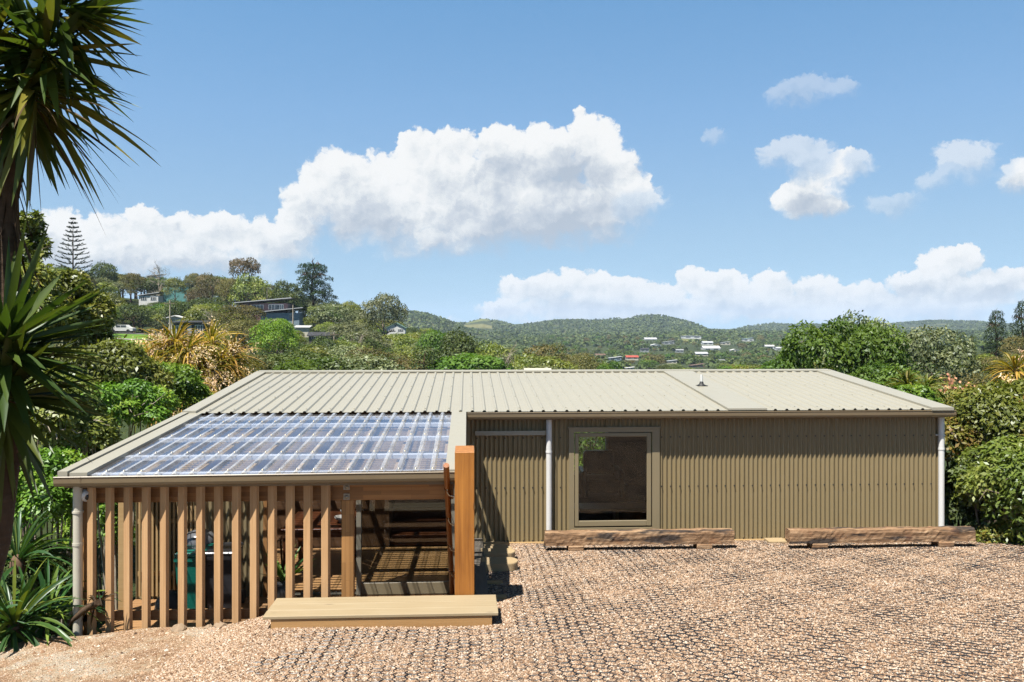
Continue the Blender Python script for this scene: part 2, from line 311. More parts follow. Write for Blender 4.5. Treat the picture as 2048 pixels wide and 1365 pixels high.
# ------------------------------------------------------------------ mesh builder
class MB:
    def __init__(s): s.v = []; s.f = []; s.sm = []
    def add(s, vs, fs, smooth=False):
        o = len(s.v); s.v += [tuple(v) for v in vs]; s.f += [tuple(i + o for i in f) for f in fs]; s.sm += [smooth] * len(fs); return s
    def box(s, x0, x1, y0, y1, z0, z1, rz=0, pivot=None):
        vs = [Vector((x, y, z)) for z in (z0, z1) for y in (y0, y1) for x in (x0, x1)]
        if rz:
            p = Vector(pivot or ((x0 + x1) / 2, (y0 + y1) / 2, 0)); q = Matrix.Rotation(rz, 3, 'Z'); vs = [q @ (v - p) + p for v in vs]
        return s.add(vs, [(0, 2, 3, 1), (4, 5, 7, 6), (0, 1, 5, 4), (2, 6, 7, 3), (0, 4, 6, 2), (1, 3, 7, 5)])
    def bev(s, x0, x1, y0, y1, z0, z1, e=.004, rz=0, pivot=None):      # box with chamfered edges
        vs = []
        for z, i in ((z0, e), (z0 + e, 0), (z1 - e, 0), (z1, e)):
            for a, c in ((x0 + i, y0 + e), (x0 + e, y0 + i), (x1 - e, y0 + i), (x1 - i, y0 + e), (x1 - i, y1 - e), (x1 - e, y1 - i), (x0 + e, y1 - i), (x0 + i, y1 - e)):
                vs.append(Vector((a, c, z)))
        if rz:
            p = Vector(pivot or ((x0 + x1) / 2, (y0 + y1) / 2, 0)); q = Matrix.Rotation(rz, 3, 'Z'); vs = [q @ (v - p) + p for v in vs]
        fs = [tuple(range(7, -1, -1)), tuple(range(24, 32))]
        for k in range(3):
            for j in range(8): fs.append((k * 8 + j, k * 8 + (j + 1) % 8, k * 8 + 8 + (j + 1) % 8, k * 8 + 8 + j))
        return s.add(vs, fs)
    def beam(s, a, c, wd, ht, up=(0, 0, 1)):      # rectangular bar from a to c
        a, c = Vector(a), Vector(c); d = (c - a).normalized(); sd = d.cross(Vector(up)).normalized(); u = sd.cross(d)
        vs = [p + sd * (i * wd / 2) + u * (j * ht / 2) for p in (a, c) for j in (-1, 1) for i in (-1, 1)]
        return s.add(vs, [(0, 1, 3, 2), (4, 6, 7, 5), (0, 4, 5, 1), (2, 3, 7, 6), (0, 2, 6, 4), (1, 5, 7, 3)])
    def tube(s, pts, rad, n=10, cap=True, smooth=True):
        pts = [Vector(p) for p in pts]; rad = rad if isinstance(rad, (list, tuple)) else [rad] * len(pts)
        vs = []; pu = None
        for i, p in enumerate(pts):
            t = (pts[min(i + 1, len(pts) - 1)] - pts[max(i - 1, 0)]).normalized()
            if pu is None: pu = t.orthogonal().normalized()
            pu = (pu - t * pu.dot(t)).normalized(); w_ = t.cross(pu)
            for k in range(n): vs.append(p + (pu * math.cos(2 * PI * k / n) + w_ * math.sin(2 * PI * k / n)) * rad[i])
        fs = [(i * n + k, i * n + (k + 1) % n, (i + 1) * n + (k + 1) % n, (i + 1) * n + k) for i in range(len(pts) - 1) for k in range(n)]
        s.add(vs, fs, smooth)
        if cap: s.add(vs[:n], [tuple(range(n - 1, -1, -1))]); s.add(vs[-n:], [tuple(range(n))])
        return s
    def lathe(s, prof, c=(0, 0, 0), n=20, smooth=True):
        c = Vector(c); vs = [c + Vector((r * math.cos(2 * PI * k / n), r * math.sin(2 * PI * k / n), z)) for r, z in prof for k in range(n)]
        return s.add(vs, [(i * n + k, i * n + (k + 1) % n, (i + 1) * n + (k + 1) % n, (i + 1) * n + k) for i in range(len(prof) - 1) for k in range(n)], smooth)
    def sweep(s, prof, p0, p1, across=(1, 0, 0), up=(0, 0, 1), smooth=False, close=False):   # a profile of (u, v) run straight from p0 to p1
        p0, p1, a, u = Vector(p0), Vector(p1), Vector(across), Vector(up); n = len(prof)
        vs = [p + a * q[0] + u * q[1] for p in (p0, p1) for q in prof]
        fs = [(k, (k + 1) % n, n + (k + 1) % n, n + k) for k in range(n if close else n - 1)]
        s.add(vs, fs, smooth)
        if close: s.add(vs[:n], [tuple(range(n - 1, -1, -1))]); s.add(vs[n:], [tuple(range(n))])
        return s
    def build(s, name, m, parent=None):
        me = bpy.data.meshes.new(name); o = bpy.data.objects.new(name, me); sc.collection.objects.link(o)
        off = Vector((0, 0, 0))
        if parent is not None: o.parent = parent; off = OFF.get(parent.name, off)
        OFF[o.name] = off
        me.from_pydata([tuple(Vector(v) - off) for v in s.v], [], s.f)
        me.polygons.foreach_set('use_smooth', s.sm); me.materials.append(m); me.update()
        return o
OFF = {}
def npmesh(name, verts, faces, m, parent=None, attr=None, smooth=False):     # faces: (n, k) array
    me = bpy.data.meshes.new(name); o = bpy.data.objects.new(name, me); sc.collection.objects.link(o)
    off = np.zeros(3)
    if parent is not None: o.parent = parent; off = np.array(OFF.get(parent.name, (0, 0, 0)))
    OFF[o.name] = Vector(off)
    verts = np.asarray(verts, dtype=np.float32) - off.astype(np.float32); faces = np.asarray(faces, dtype=np.int32); k = faces.shape[1]
    me.vertices.add(len(verts)); me.vertices.foreach_set('co', verts.ravel())
    me.loops.add(faces.size); me.loops.foreach_set('vertex_index', faces.ravel())
    me.polygons.add(len(faces)); me.polygons.foreach_set('loop_start', np.arange(0, faces.size, k, dtype=np.int32))
    if smooth: me.polygons.foreach_set('use_smooth', np.ones(len(faces), dtype=bool))
    if attr is not None:
        a = me.attributes.new('rnd', 'FLOAT', 'FACE'); a.data.foreach_set('value', np.asarray(attr, dtype=np.float32))
    me.materials.append(m); me.update(calc_edges=True); me.validate()
    return o
def tag(o, label=None, cat=None, group=None, kind=None):
    if label: o['label'] = label
    if cat: o['category'] = cat
    if group: o['group'] = group
    if kind: o['kind'] = kind
    return o
def thing(name, loc, label, cat, group=None):
    o = bpy.data.objects.new(name, None); sc.collection.objects.link(o); o.location = loc
    OFF[o.name] = Vector(loc); o.empty_display_size = .2
    return tag(o, label, cat, group)
def dup(root, loc, rz=0, s=1, label=None, group=None, sxy=None):             # a copy of a thing with copies of its parts and sub-parts
    r = root.copy(); sc.collection.objects.link(r); r.location = loc; r.rotation_euler = (0, 0, rz)
    r.scale = (s * (sxy or 1), s * (sxy or 1), s)
    if label: r['label'] = label
    if group: r['group'] = group
    for ch in root.children:
        c = ch.copy(); sc.collection.objects.link(c); c.parent = r
        for g in ch.children:
            d = g.copy(); sc.collection.objects.link(d); d.parent = c
    return r
# ------------------------------------------------------------------ terrain: heights from a fan of ridges and valleys
SHELL = [  # distance, then (column, row) of the bare ground there
 (24, [(0, 900), (2048, 900)]), (40, [(0, 860), (400, 880), (2048, 880)]),
 (60, [(0, 745), (400, 790), (800, 850), (1200, 870), (1700, 840), (2048, 790)]),
 (110, [(0, 705), (250, 720), (450, 735), (700, 790), (1000, 805), (1300, 805), (1700, 780), (2048, 740)]),
 (150, [(0, 660), (250, 673), (400, 673), (500, 690), (600, 710), (800, 750), (1000, 790), (1300, 785), (1700, 765), (2048, 720)]),
 (200, [(0, 640), (200, 656), (350, 668), (500, 665), (620, 655), (700, 675), (800, 705), (900, 730), (1100, 755), (1500, 750), (1800, 735), (2048, 700)]),
 (260, [(0, 588), (200, 598), (350, 610), (500, 622), (620, 640), (720, 655), (800, 672), (900, 695), (1000, 715), (1200, 745), (1600, 745), (1900, 700), (2048, 690)]),
 (400, [(0, 612), (500, 635), (700, 665), (900, 700), (1100, 735), (1200, 743), (1450, 743), (1600, 735), (2048, 690)]),
 (550, [(0, 620), (700, 670), (900, 700), (1100, 718), (1200, 723), (1450, 723), (1600, 722), (1900, 700), (2048, 688)]),
 (700, [(0, 640), (700, 672), (1000, 700), (1200, 706), (1300, 703), (1450, 705), (1600, 708), (1900, 697), (2048, 685)]),
 (850, [(0, 648), (800, 680), (1100, 690), (1300, 690), (1450, 691), (1600, 695), (2048, 682)]),
 (1000, [(0, 655), (800, 680), (1100, 682), (1300, 676), (1450, 678), (1600, 684), (2048, 678)]),
 (1350, [(0, 640), (700, 632), (780, 628), (840, 630), (885, 640), (925, 656), (980, 668), (1100, 674), (1300, 668), (1500, 668), (1700, 670), (2048, 668)]),
 (1950, [(0, 652), (900, 652), (930, 648), (965, 638), (1000, 645), (1030, 653), (1060, 650), (1110, 643), (1160, 642), (1220, 641), (1290, 634), (1320, 634), (1360, 643), (1395, 653), (1415, 662), (1450, 664), (1500, 664), (1600, 665), (1700, 664), (2048, 662)]),
 (2600, [(0, 658), (900, 660), (1390, 662), (1455, 663), (1490, 655), (1550, 647), (1600, 650), (1650, 650), (1750, 652), (1850, 645), (1900, 644), (1950, 647), (2048, 653)]),
 (3400, [(0, 664), (2048, 664)]), (6000, [(0, 664.5), (2048, 664.5)])]
SD = np.array([q[0] for q in SHELL], float)
def smooth_noise(x, y, seed, n=4, s=1.0):
    r = np.random.default_rng(seed); o = np.zeros_like(x, dtype=float); a = 1
    for k in range(n):
        for _ in range(3):
            t = r.uniform(0, 2 * PI); ph = r.uniform(0, 2 * PI); f = s * 2 ** k * r.uniform(.7, 1.3)
            o += a * np.sin((x * math.cos(t) + y * math.sin(t)) * f + ph) / 3
        a *= .5
    return o
def ground_z(X, Y):
    X = np.asarray(X, float); Y = np.asarray(Y, float)
    d = np.maximum(X * FW.x + Y * FW.y, 1e-3); r = X * RT.x + Y * RT.y
    px = np.clip(HX + F * r / d, -500, 2600); px = np.where(X * FW.x + Y * FW.y < 1, np.where(r < 0, -500, 2600), px)
    dist = np.maximum(np.hypot(X, Y), 1)
    zs = np.stack([CH - (np.interp(px, [c[0] for c in t], [c[1] for c in t]) - HY) * q / F for q, t in SHELL])
    k = np.clip(np.searchsorted(SD, dist) - 1, 0, len(SD) - 2)
    f = np.clip((np.log(dist) - np.log(SD[k])) / (np.log(SD[k + 1]) - np.log(SD[k])), 0, 1); f = f * f * (3 - 2 * f)
    z = np.take_along_axis(zs, k[None], 0)[0] * (1 - f) + np.take_along_axis(zs, (k + 1)[None], 0)[0] * f
    z = z + smooth_noise(X, Y, 3, 4, .02) * np.clip((dist - 320) / 300, 0, 1) * 1.6
    near = np.clip((dist - 17) / 14, 0, 1); near = near * near * (3 - 2 * near)
    return -1.55 * (1 - near) + z * near
def gz(x, y): return float(ground_z(np.array([x]), np.array([y]))[0])

azs = np.radians(np.concatenate([np.arange(-180, -42, 3.), np.arange(-42, 42, .12), np.arange(42, 180, 3.)]))
rs = np.concatenate([np.linspace(1, 30, 14), np.geomspace(33, 300, 46), np.geomspace(312, 3400, 90), np.geomspace(3600, 6000, 6)])
A_, R_ = np.meshgrid(azs, rs, indexing='ij')
tx, ty = np.sin(A_) * R_, np.cos(A_) * R_
tz = ground_z(tx.ravel(), ty.ravel()).reshape(tx.shape)
tv = np.stack([tx, ty, tz], -1).reshape(-1, 3); nr = len(rs); na = len(azs)
ii, jj = np.meshgrid(np.arange(na), np.arange(nr - 1), indexing='ij'); i2 = (ii + 1) % na
tf = np.stack([ii * nr + jj, ii * nr + jj + 1, i2 * nr + jj + 1, i2 * nr + jj], -1).reshape(-1, 4)
hub = len(tv); tv = np.vstack([tv, [[0, 0, gz(0, 0.1)]]])
def terrainmat():
    m, b, o = mat('hill_ground'); co = obco(b)
    n1 = b.noise(co, .012, 6, .6); n2 = b.noise(co, .16, 5, .65); n3 = b.noise(co, .004, 3, .5)
    c = b.ramp(b.m('ADD', b.m('MULTIPLY', n1, .6), b.m('MULTIPLY', n2, .45)), [(.3, (.018, .026, .010)), (.5, (.030, .042, .015)), (.7, (.05, .06, .022))])
    dd = b.v('LENGTH', co, out=1); c = b.mix(b.m('MULTIPLY', b.sm(n3, .50, .60), b.sm(dd, 900, 1500)), c, (.13, .125, .05))
    wob = b.v('MULTIPLY', b.v('SUBTRACT', b.noise(co, .012, 4, .6, out='Color'), (.5, .5, .5)), (90, 90, 0))
    for (px, d, rx, ry) in ((957, 1880, 44, 130), (1545, 2480, 100, 170), (1884, 2520, 95, 150), (1394, 930, 26, 45), (1243, 1140, 20, 45), (1480, 1250, 40, 70)):       # open pasture among the bush
        q = D(px, HY, d); v = b.v('MULTIPLY', b.v('SUBTRACT', b.v('ADD', co, wob), (q.x, q.y, 0)), (1 / rx, 1 / ry, 0))
        c = b.mix(b.sm(b.v('LENGTH', v, out=1), 1.1, .8), c, b.ramp(b.noise(co, .03, 5), [(.3, (.075, .095, .026)), (.7, (.15, .15, .055))]))
    principled(b, o, c, .95, 0, .1, bump(b, n2, .8, 1.5)); return m
ter = npmesh('hill_ground', tv, tf, terrainmat(), smooth=True); tag(ter, kind='structure')
sea = MB()
sea.add([(x, y, -11.5) for x, y in ((-5990, 1500), (5990, 1500), (5990, 6300), (-5990, 6300))], [(0, 1, 2, 3)])
m_, b_, o_ = mat('sea_water'); principled(b_, o_, (.03, .08, .13), .25, 0, .5)
tag(sea.build('sea', m_), kind='structure')

# ------------------------------------------------------------------ driveway of gravel
def g(X, Y):
    X = np.asarray(X, float); Y = np.asarray(Y, float)
    z = .03 + .088 * (13.9 - Y)
    t = np.clip((-1.85 - X) / .75, 0, 1); z = z - .11 * t * t * (3 - 2 * t) * np.clip((Y - 6) / 3, 0, 1)
    z = z - .062 * np.clip(-2.4 - X, 0, 6) * np.clip((Y - 4) / 4, 0, 1)
    z = z + .012 * smooth_noise(X, Y, 11, 4, 2.2) + .02 * smooth_noise(X, Y, 12, 3, .9) * np.clip((12.5 - Y) / 3, 0, 1) * np.where(X < -1.9, 1.3, .5)
    return z
def front_edge(X):          # where the gravel stops towards the house
    X = np.asarray(X, float)
    e = np.where(X < -2.07, 9.50 + .05 * np.sin(X * 5), np.where(X < .09, 9.0, 13.84))
    return np.where(X < -4.4, 9.55 + .1 * (X + 4.4), e)
gxs = np.concatenate([np.arange(-11, -2.075, .06), [-2.072, -2.068], np.arange(-2.03, .08, .06), [.088, .092], np.arange(.15, 12.5, .06)])
gts = np.concatenate([np.linspace(-5, 8.9, 190), 8.9 + np.linspace(.01, 1, 70)])
gx, gt = np.meshgrid(gxs, gts, indexing='ij')
gy = np.where(gt <= 8.9, gt, 8.9 + (gt - 8.9) * (front_edge(gx) - 8.9))
gv = np.stack([gx, gy, g(gx, gy)], -1)
skirt = gv[:, -1:, :].copy(); skirt[:, :, 2] = -1.7; skirt[:, :, 1] += .02
gv = np.concatenate([gv, skirt], 1); nn = gv.shape[1]
ii, jj = np.meshgrid(np.arange(len(gxs) - 1), np.arange(nn - 1), indexing='ij')
gf = np.stack([ii * nn + jj, (ii + 1) * nn + jj, (ii + 1) * nn + jj + 1, ii * nn + jj + 1], -1).reshape(-1, 4)
STONE = [(0, (0.0417, 0.0249, 0.0159)), (.12, (0.157, 0.0887, 0.0486)), (.30, (0.268, 0.168, 0.102)), (.5, (0.342, 0.239, 0.159)), (.7, (0.38, 0.288, 0.207)), (.88, (0.463, 0.381, 0.296)), (.95, (0.51, 0.461, 0.406)), (1, (0.157, 0.119, 0.0969))]
def gravelmat():
    m, b, o = mat('gravel_bed'); co = obco(b)
    dn = b.v('ADD', co, b.v('MULTIPLY', b.v('SUBTRACT', b.noise(co, 30, 2, out='Color'), (0.35, 0.35, 0.35)), (0.014, 0.014, 0.014)))
    v1 = b.voro(dn, 55, out='Color'); d1 = b.voro(dn, 55)
    v2 = b.voro(dn, 120, out='Color'); d2 = b.voro(dn, 120)
    sp = b.new('ShaderNodeSeparateColor'); b.put(sp.inputs[0], v1)
    s2 = b.new('ShaderNodeSeparateColor'); b.put(s2.inputs[0], v2)
    c = b.mix(.5, b.ramp(sp.outputs[0], STONE), b.ramp(s2.outputs[1], STONE))
    xs = b.new('ShaderNodeSeparateXYZ'); b.put(xs.inputs[0], co)
    # to the left the loose chip gives way to clay and pale dust
    nn_ = b.noise(co, .9, 5, .6); left = b.sm(b.m('ADD', xs.outputs[0], b.m('MULTIPLY', b.m('SUBTRACT', nn_, .5), 2.2)), -2.0, -3.0)
    clay = b.ramp(b.noise(co, 1.7, 8, .72), [(.38, (0.148, 0.076, 0.0312)), (.47, (0.234, 0.136, 0.0656)), (.53, (0.289, 0.216, 0.131)), (.60, (0.343, 0.32, 0.254))])
    clay = b.mix(.3, clay, c)
    c = b.mix(b.m('MULTIPLY', left, .85), b.v('MULTIPLY', c, (.55, .5, .46)), clay)  # chip bed colour darkened to paint shade into the gaps between stones
    h = b.m('ADD', b.m('MULTIPLY', d1, -1.0), b.m('MULTIPLY', d2, -.5))
    h = b.m('ADD', h, b.m('MULTIPLY', b.noise(co, 40, 4, .7), .5))
    principled(b, o, c, .9, 0, .2, bump(b, h, .9, .016)); return m
drv = npmesh('gravel_driveway', gv.reshape(-1, 3), gf, gravelmat(), smooth=True); tag(drv, kind='structure')

# loose stones lying on the bed
def stones(N, xr, yr, smin, smax, left=None):
    x = rng.uniform(*xr, N * 2); y = yr[0] + (yr[1] - yr[0]) * rng.random(N * 2)
    ok = y < front_edge(x) - .03
    x, y = x[ok][:N], y[ok][:N]; n = len(x)
    s = smin * (smax / smin) ** (rng.random(n) ** 1.7)
    base = np.array([(1, 0, 0), (.25, .95, 0), (-.85, .5, .05), (-.7, -.7, 0), (.4, -.9, .05), (.1, .05, .8), (-.1, 0, -.6)])
    fc = np.array([(0, 1, 5), (1, 2, 5), (2, 3, 5), (3, 4, 5), (4, 0, 5)])
    v = base[None] * (1 + .35 * rng.standard_normal((n, 7, 1)) * .6) * s[:, None, None] * rng.uniform(.7, 1.25, (n, 1, 3))
    a = rng.uniform(0, 2 * PI, n); ca, sa = np.cos(a)[:, None], np.sin(a)[:, None]
    vx = v[..., 0] * ca - v[..., 1] * sa; vy = v[..., 0] * sa + v[..., 1] * ca
    tl = rng.normal(0, .3, (n, 1)); vz = v[..., 2] + vx * tl
    V = np.stack([vx + x[:, None], vy + y[:, None], vz + (g(x, y) - .1 * s)[:, None]], -1)[:, :6]
    Fc = (fc[None] + (np.arange(n) * 6)[:, None, None]).reshape(-1, 3)
    return V.reshape(-1, 3), Fc, np.repeat(rng.random(n), 5)
def stonemat():
    m, b, o = mat('loose_stone'); at = b.new('ShaderNodeAttribute', attribute_name='rnd')
    c = b.ramp(at.outputs['Fac'], STONE); c = b.mix(b.noise(obco(b), 160, 2), c, b.v('MULTIPLY', c, (.72, .66, .6)))
    principled(b, o, c, .85, 0, .25); return m
V, Fc, rn = stones(300000, (-2.8, 9.9), (6.6, 13.9), .0065, .0145)
V2, F2, r2 = stones(34000, (-6.0, -2.2), (6.3, 9.6), .003, .011)
V3, F3, r3 = stones(260, (-5.6, -2.1), (7.0, 9.55), .014, .034)
tag(npmesh('loose_gravel', np.vstack([V, V2, V3]), np.vstack([Fc, F2 + len(V), F3 + len(V) + len(V2)]), stonemat(), attr=np.concatenate([rn, r2, r3])), 'loose tan gravel chips covering the driveway', 'gravel', kind='stuff')

# black honeycomb cells holding the gravel, half buried
def hexgrid():
    a = .068; dx = a * math.sqrt(3); dy = 1.5 * a; E = []
    for j in range(int(13.2 / dy)):
        for i in range(int(7.6 / dx)):
            cx = -2.9 + j * dy; cyy = 6.3 + i * dx + (dx / 2 if j % 2 else 0)
            p = [(cx + a * math.cos(k * PI / 3), cyy + a * math.sin(k * PI / 3)) for k in range(6)]
            for k in (0, 1, 2): E.append((*p[k], *p[(k + 1) % 6]))
    E = np.array(E)
    wob = lambda X, Y: np.stack([X + .02 * smooth_noise(X, Y, 21, 3, 3), Y + .02 * smooth_noise(X, Y, 22, 3, 3)], -1)
    q = []
    for s in (0, .5): q.append(wob(E[:, 0] + (E[:, 2] - E[:, 0]) * s, E[:, 1] + (E[:, 3] - E[:, 1]) * s))
    q.append(wob(E[:, 2], E[:, 3]))
    mx = (E[:, 0] + E[:, 2]) / 2; my = (E[:, 1] + E[:, 3]) / 2
    lim = -1.35 - .45 * (my - 7) + .35 * np.sin(my * 4)
    ok = (my < front_edge(mx) - .12) & (mx > np.maximum(lim, -2.6)) & ~((mx < .5) & (my > 8.7) & (my < 9.9))
    P = [t[ok] for t in q]; V = []; Fq = []; o = 0
    for s in (0, 1):
        A, B = P[s], P[s + 1]; d = B - A; d /= np.linalg.norm(d, axis=1)[:, None] + 1e-9; nrm = np.stack([-d[:, 1], d[:, 0]], -1) * .0026
        def lift(Q): return g(Q[:, 0], Q[:, 1]) + .0070 + .0016 * smooth_noise(Q[:, 0], Q[:, 1], 23, 3, 1.3) + .0045 * smooth_noise(Q[:, 0], Q[:, 1], 25, 4, 7.0) + .004 * smooth_noise(Q[:, 0], Q[:, 1], 24, 3, 22)
        za, zb = lift(A), lift(B)
        pts = [np.column_stack([A + nrm, za - .03]), np.column_stack([A + nrm, za]), np.column_stack([A - nrm, za]), np.column_stack([A - nrm, za - .03]),
               np.column_stack([B + nrm, zb - .03]), np.column_stack([B + nrm, zb]), np.column_stack([B - nrm, zb]), np.column_stack([B - nrm, zb - .03])]
        n = len(A); V.append(np.stack(pts, 1).reshape(-1, 3))
        f = np.array([(0, 4, 5, 1), (1, 5, 6, 2), (2, 6, 7, 3)]); Fq.append((f[None] + (np.arange(n) * 8)[:, None, None]).reshape(-1, 4) + o); o += n * 8
    return np.vstack(V), np.vstack(Fq)
hv, hf = hexgrid()
tag(npmesh('gravel_grid', hv, hf, M['black']), 'black plastic honeycomb grid half buried in the tan driveway gravel', 'ground grid')
# ------------------------------------------------------------------ the house
YW = 13.9; XL, XR = -4.48, 8.0; YE = 13.66; YR = 18.4; ZE = 2.215; SL = .082
def zr(Y): return ZE + SL * (Y - YE)
house = thing('house', (0, YW, 0), 'long low house in olive corrugated steel with a pale ribbed metal roof', 'house')
def corr(mb, x0, x1, z0, z1, y=YW, pitch=.0762, dep=.015, nx=8, seam=.762):
    xs = [x0]; k = math.ceil(x0 / (pitch / nx) + 1e-6)
    while k * pitch / nx < x1 - 1e-5: xs.append(k * pitch / nx); k += 1
    xs.append(x1)
    vs = []; off = lambda x: y - dep * math.cos(2 * PI * x / pitch) - (.007 if (x / seam) % 1 < .06 else 0)
    for z in (z0, z1): vs += [(x, off(x), z) for x in xs]
    n = len(xs); mb.add(vs, [(i, i + 1, n + i + 1, n + i) for i in range(n - 1)], True)
def screws(mb, x0, x1, z, y=YW, step=.1524):
    k = math.ceil(x0 / step)
    while k * step < x1:
        x = k * step; mb.lathe([(.013, 0), (.013, .003), (.009, .004), (.009, .012), (0, .0125)], (0, 0, 0), 8, False)
        for i in range(len(mb.v) - 40, len(mb.v)):
            q = mb.v[i]; mb.v[i] = (x + q[0], y - .015 - q[2], z + q[1])
        k += 1
a = W(1138, 857, YW); c = W(1318, 1062, YW); wx0, wx1, wz0, wz1 = a.x, c.x, .16, a.z
fw = MB()
corr(fw, 0, wx0, .03, ZE); corr(fw, wx0, wx1, wz1, ZE); corr(fw, wx1, XR - .06, .03, ZE); corr(fw, wx0, wx1, .03, wz0)
fwo = fw.build('front_wall', M['cladding'], house)
fx_ = MB()
for z in (W(1500, 971, YW).z, W(1500, 873, YW).z, .07): screws(fx_, .1, wx0, z); screws(fx_, wx1, XR - .1, z)
tag(fx_.build('wall_screws', M['rubber'], fwo), kind='stuff')
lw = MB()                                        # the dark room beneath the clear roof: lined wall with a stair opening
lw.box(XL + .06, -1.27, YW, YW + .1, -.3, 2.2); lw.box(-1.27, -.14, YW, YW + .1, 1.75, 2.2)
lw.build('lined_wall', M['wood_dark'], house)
for q in ((-.14, 0, YW - .01, YW + .2, -.3, 2.2), (XR - .06, XR, YW - .02, YW + .3, 0, 2.25)):
    bd = MB(); bd.box(*q); bd.build('corner_flashing', M['trim'], house)
sw = MB()                                        # end walls and the back
sw.box(XR - .09, XR - .03, YW + .3, 18.6, -1.6, 2.2); sw.box(XL + .04, XL + .1, YW + .12, 18.6, -1.6, 2.2)
ra, rb = W(1158, 876, 18.6), W(1211, 944, 18.6)
for x0, x1, z0, z1 in ((XL + .1, 1.6, -1.6, 2.5), (rb.x, XR - .09, -1.6, 2.5), (1.6, rb.x, -1.6, rb.z), (1.6, rb.x, 1.6, 2.5)): sw.box(x0, x1, 18.6, 18.7, z0, z1)
sw.build('end_wall', M['cladding'], house)
# dark window in the front wall
win = MB(); f0 = W(1138, 857, YW).z; X0, X1 = wx0, wx1
t = W(1148, 865, YW); q0 = W(1157, 874, YW); q1 = W(1293, 1040, YW); b1 = W(1303, 1051, YW); lt = t.x - wx0
win.box(X0 - .005, t.x, YW - .035, YW + .03, wz0 + .004, wz1); win.box(wx1 - lt * 1.45, X1 + .005, YW - .035, YW + .03, wz0 + .004, wz1); win.box(t.x, wx1 - lt * 1.45, YW - .035, YW + .03, t.z, wz1)
win.box(X0 - .015, X1 + .015, YW - .05, YW - .0, wz1, wz1 + .02)
wo_ = win.build('window', M['trim'], house)
fr = MB(); xo1 = wx1 - lt * 1.5
fr.bev(t.x + .012, q0.x, YW - .03, YW + .02, b1.z, t.z - .012, .006); fr.bev(q1.x, xo1 - .01, YW - .03, YW + .02, b1.z, t.z - .012, .006)
fr.bev(q0.x, q1.x, YW - .03, YW + .02, q0.z, t.z - .012, .006); fr.bev(q0.x, q1.x, YW - .03, YW + .02, b1.z, q1.z, .006)
fr.box(t.x + .012, xo1, YW - .01, YW + .02, wz0, b1.z - .03)
fr.build('frame', M['trim'], wo_)
gl = MB(); gl.box(q0.x, q1.x, YW - .012, YW - .006, q1.z, q0.z); gl.build('pane', M['glass'], wo_)
si = MB(); si.box(t.x, xo1, YW - .06, YW - .03, b1.z - .045, b1.z - .02); si.build('sill', M['trim'], wo_)
# flashing over the sliding panel left of the first downpipe
p0 = W(950, 864, YW - .06); p1 = W(1091, 871, YW - .06)
tr = MB(); tr.bev(p0.x, p1.x, YW - .075, YW - .009, p1.z, p0.z, .006); tr.box(p0.x, p1.x, YW - .085, YW - .075, p0.z - .02, p0.z + .012); tr.build('track_cover', M['roof'], house)
bt = MB(); bt.bev(.24, 8.05, YW - .07, YW - .012, -.15, .055, .004); bt.build('base_board', M['wood_pine'], house)
# ---- roof
def ribs(x0, x1, P=.19, w0=.062, w1=.026, h=.024, ph=.08):
    out = [(x0, 0)]; k = math.ceil((x0 - ph) / P)
    while ph + k * P + w0 / 2 < x1:
        x = ph + k * P
        if x - w0 / 2 > x0: out += [(x - w0 / 2, 0), (x - w1 / 2, h), (x + w1 / 2, h), (x + w0 / 2, 0), (x + .06, .0), (x + .068, .002), (x + .076, 0), (x + .114, 0), (x + .122, .002), (x + .13, 0)]
        k += 1
    return [p for p in out if p[0] < x1] + [(x1, 0)]
rf = MB()
for x0, x1 in ((XL + .2, -.02), (-.02, 4.25), (4.87, XR - .16)):
    pr = ribs(x0, x1)
    rf.sweep(pr, (0, YE - .03, zr(YE - .03)), (0, YR, zr(YR)))
    rf.sweep([(p[0], p[1] - .006) for p in pr], (0, YE - .03, zr(YE - .03)), (0, YR, zr(YR)))
    k = math.ceil((x0 - .08) / .19)
    while .08 + k * .19 < x1 - .05:               # roofing screws on the rib tops
        for yy in (YE + .12, YE + 1.3, YE + 2.5, YE + 3.7):
            if (k % 2 == 0): xx = .08 + k * .19; rf.box(xx - .009, xx + .009, yy, yy + .018, zr(yy) + .024, zr(yy) + .037)
        k += 1
ro = rf.build('roof', M['roof'], house)
rc = MB()
rc.sweep([(-.16, -.004), (0, .014), (.16, -.004)], (XL + .05, YR, zr(YR) + .034), (XR - .05, YR, zr(YR) + .034), (0, 1, 0))
rc.box(XL + .05, XR - .05, YR - .165, YR - .155, zr(YR) + .004, zr(YR) + .03)
rc.build('ridge_cap', M['roof'], ro)
def barge(x0, x1, ya, yb, lift=.034, fold=.05, side=1):
    mb = MB(); za, zb = zr(ya), zr(yb)
    for i, x in enumerate((x0, x1)): pass
    mb.add([(x0, ya, za + lift), (x1, ya, za + lift), (x1, yb, zb + lift), (x0, yb, zb + lift), (x0, ya, za + lift - fold), (x1, ya, za + lift - fold), (x1, yb, zb + lift - fold), (x0, yb, zb + lift - fold)],
           [(0, 1, 2, 3), (0, 4, 5, 1), (0, 3, 7, 4), (1, 5, 6, 2), (4, 7, 6, 5)])
    return mb
fl = barge(XL, XL + .21, YE - .03, YR, .036); fl.build('barge_flashing', M['roof'], ro)
f2 = barge(XR - .36, XR + .01, YE - .05, YR + .02, .036); f2.build('barge_flashing', M['roof'], ro)
f3 = barge(4.24, 4.88, YE - .04, YR - .17, .035, .03); f3.build('flat_flashing', M['roof'], ro)
vp = MB(); vz = zr(16.1) + .035; vx = W(1403, 760, 16.1).x
vp.tube([(vx, 16.1, vz), (vx, 16.1, vz + .21)], .026, 14); vpo = vp.build('vent_pipe', M['white'], ro)
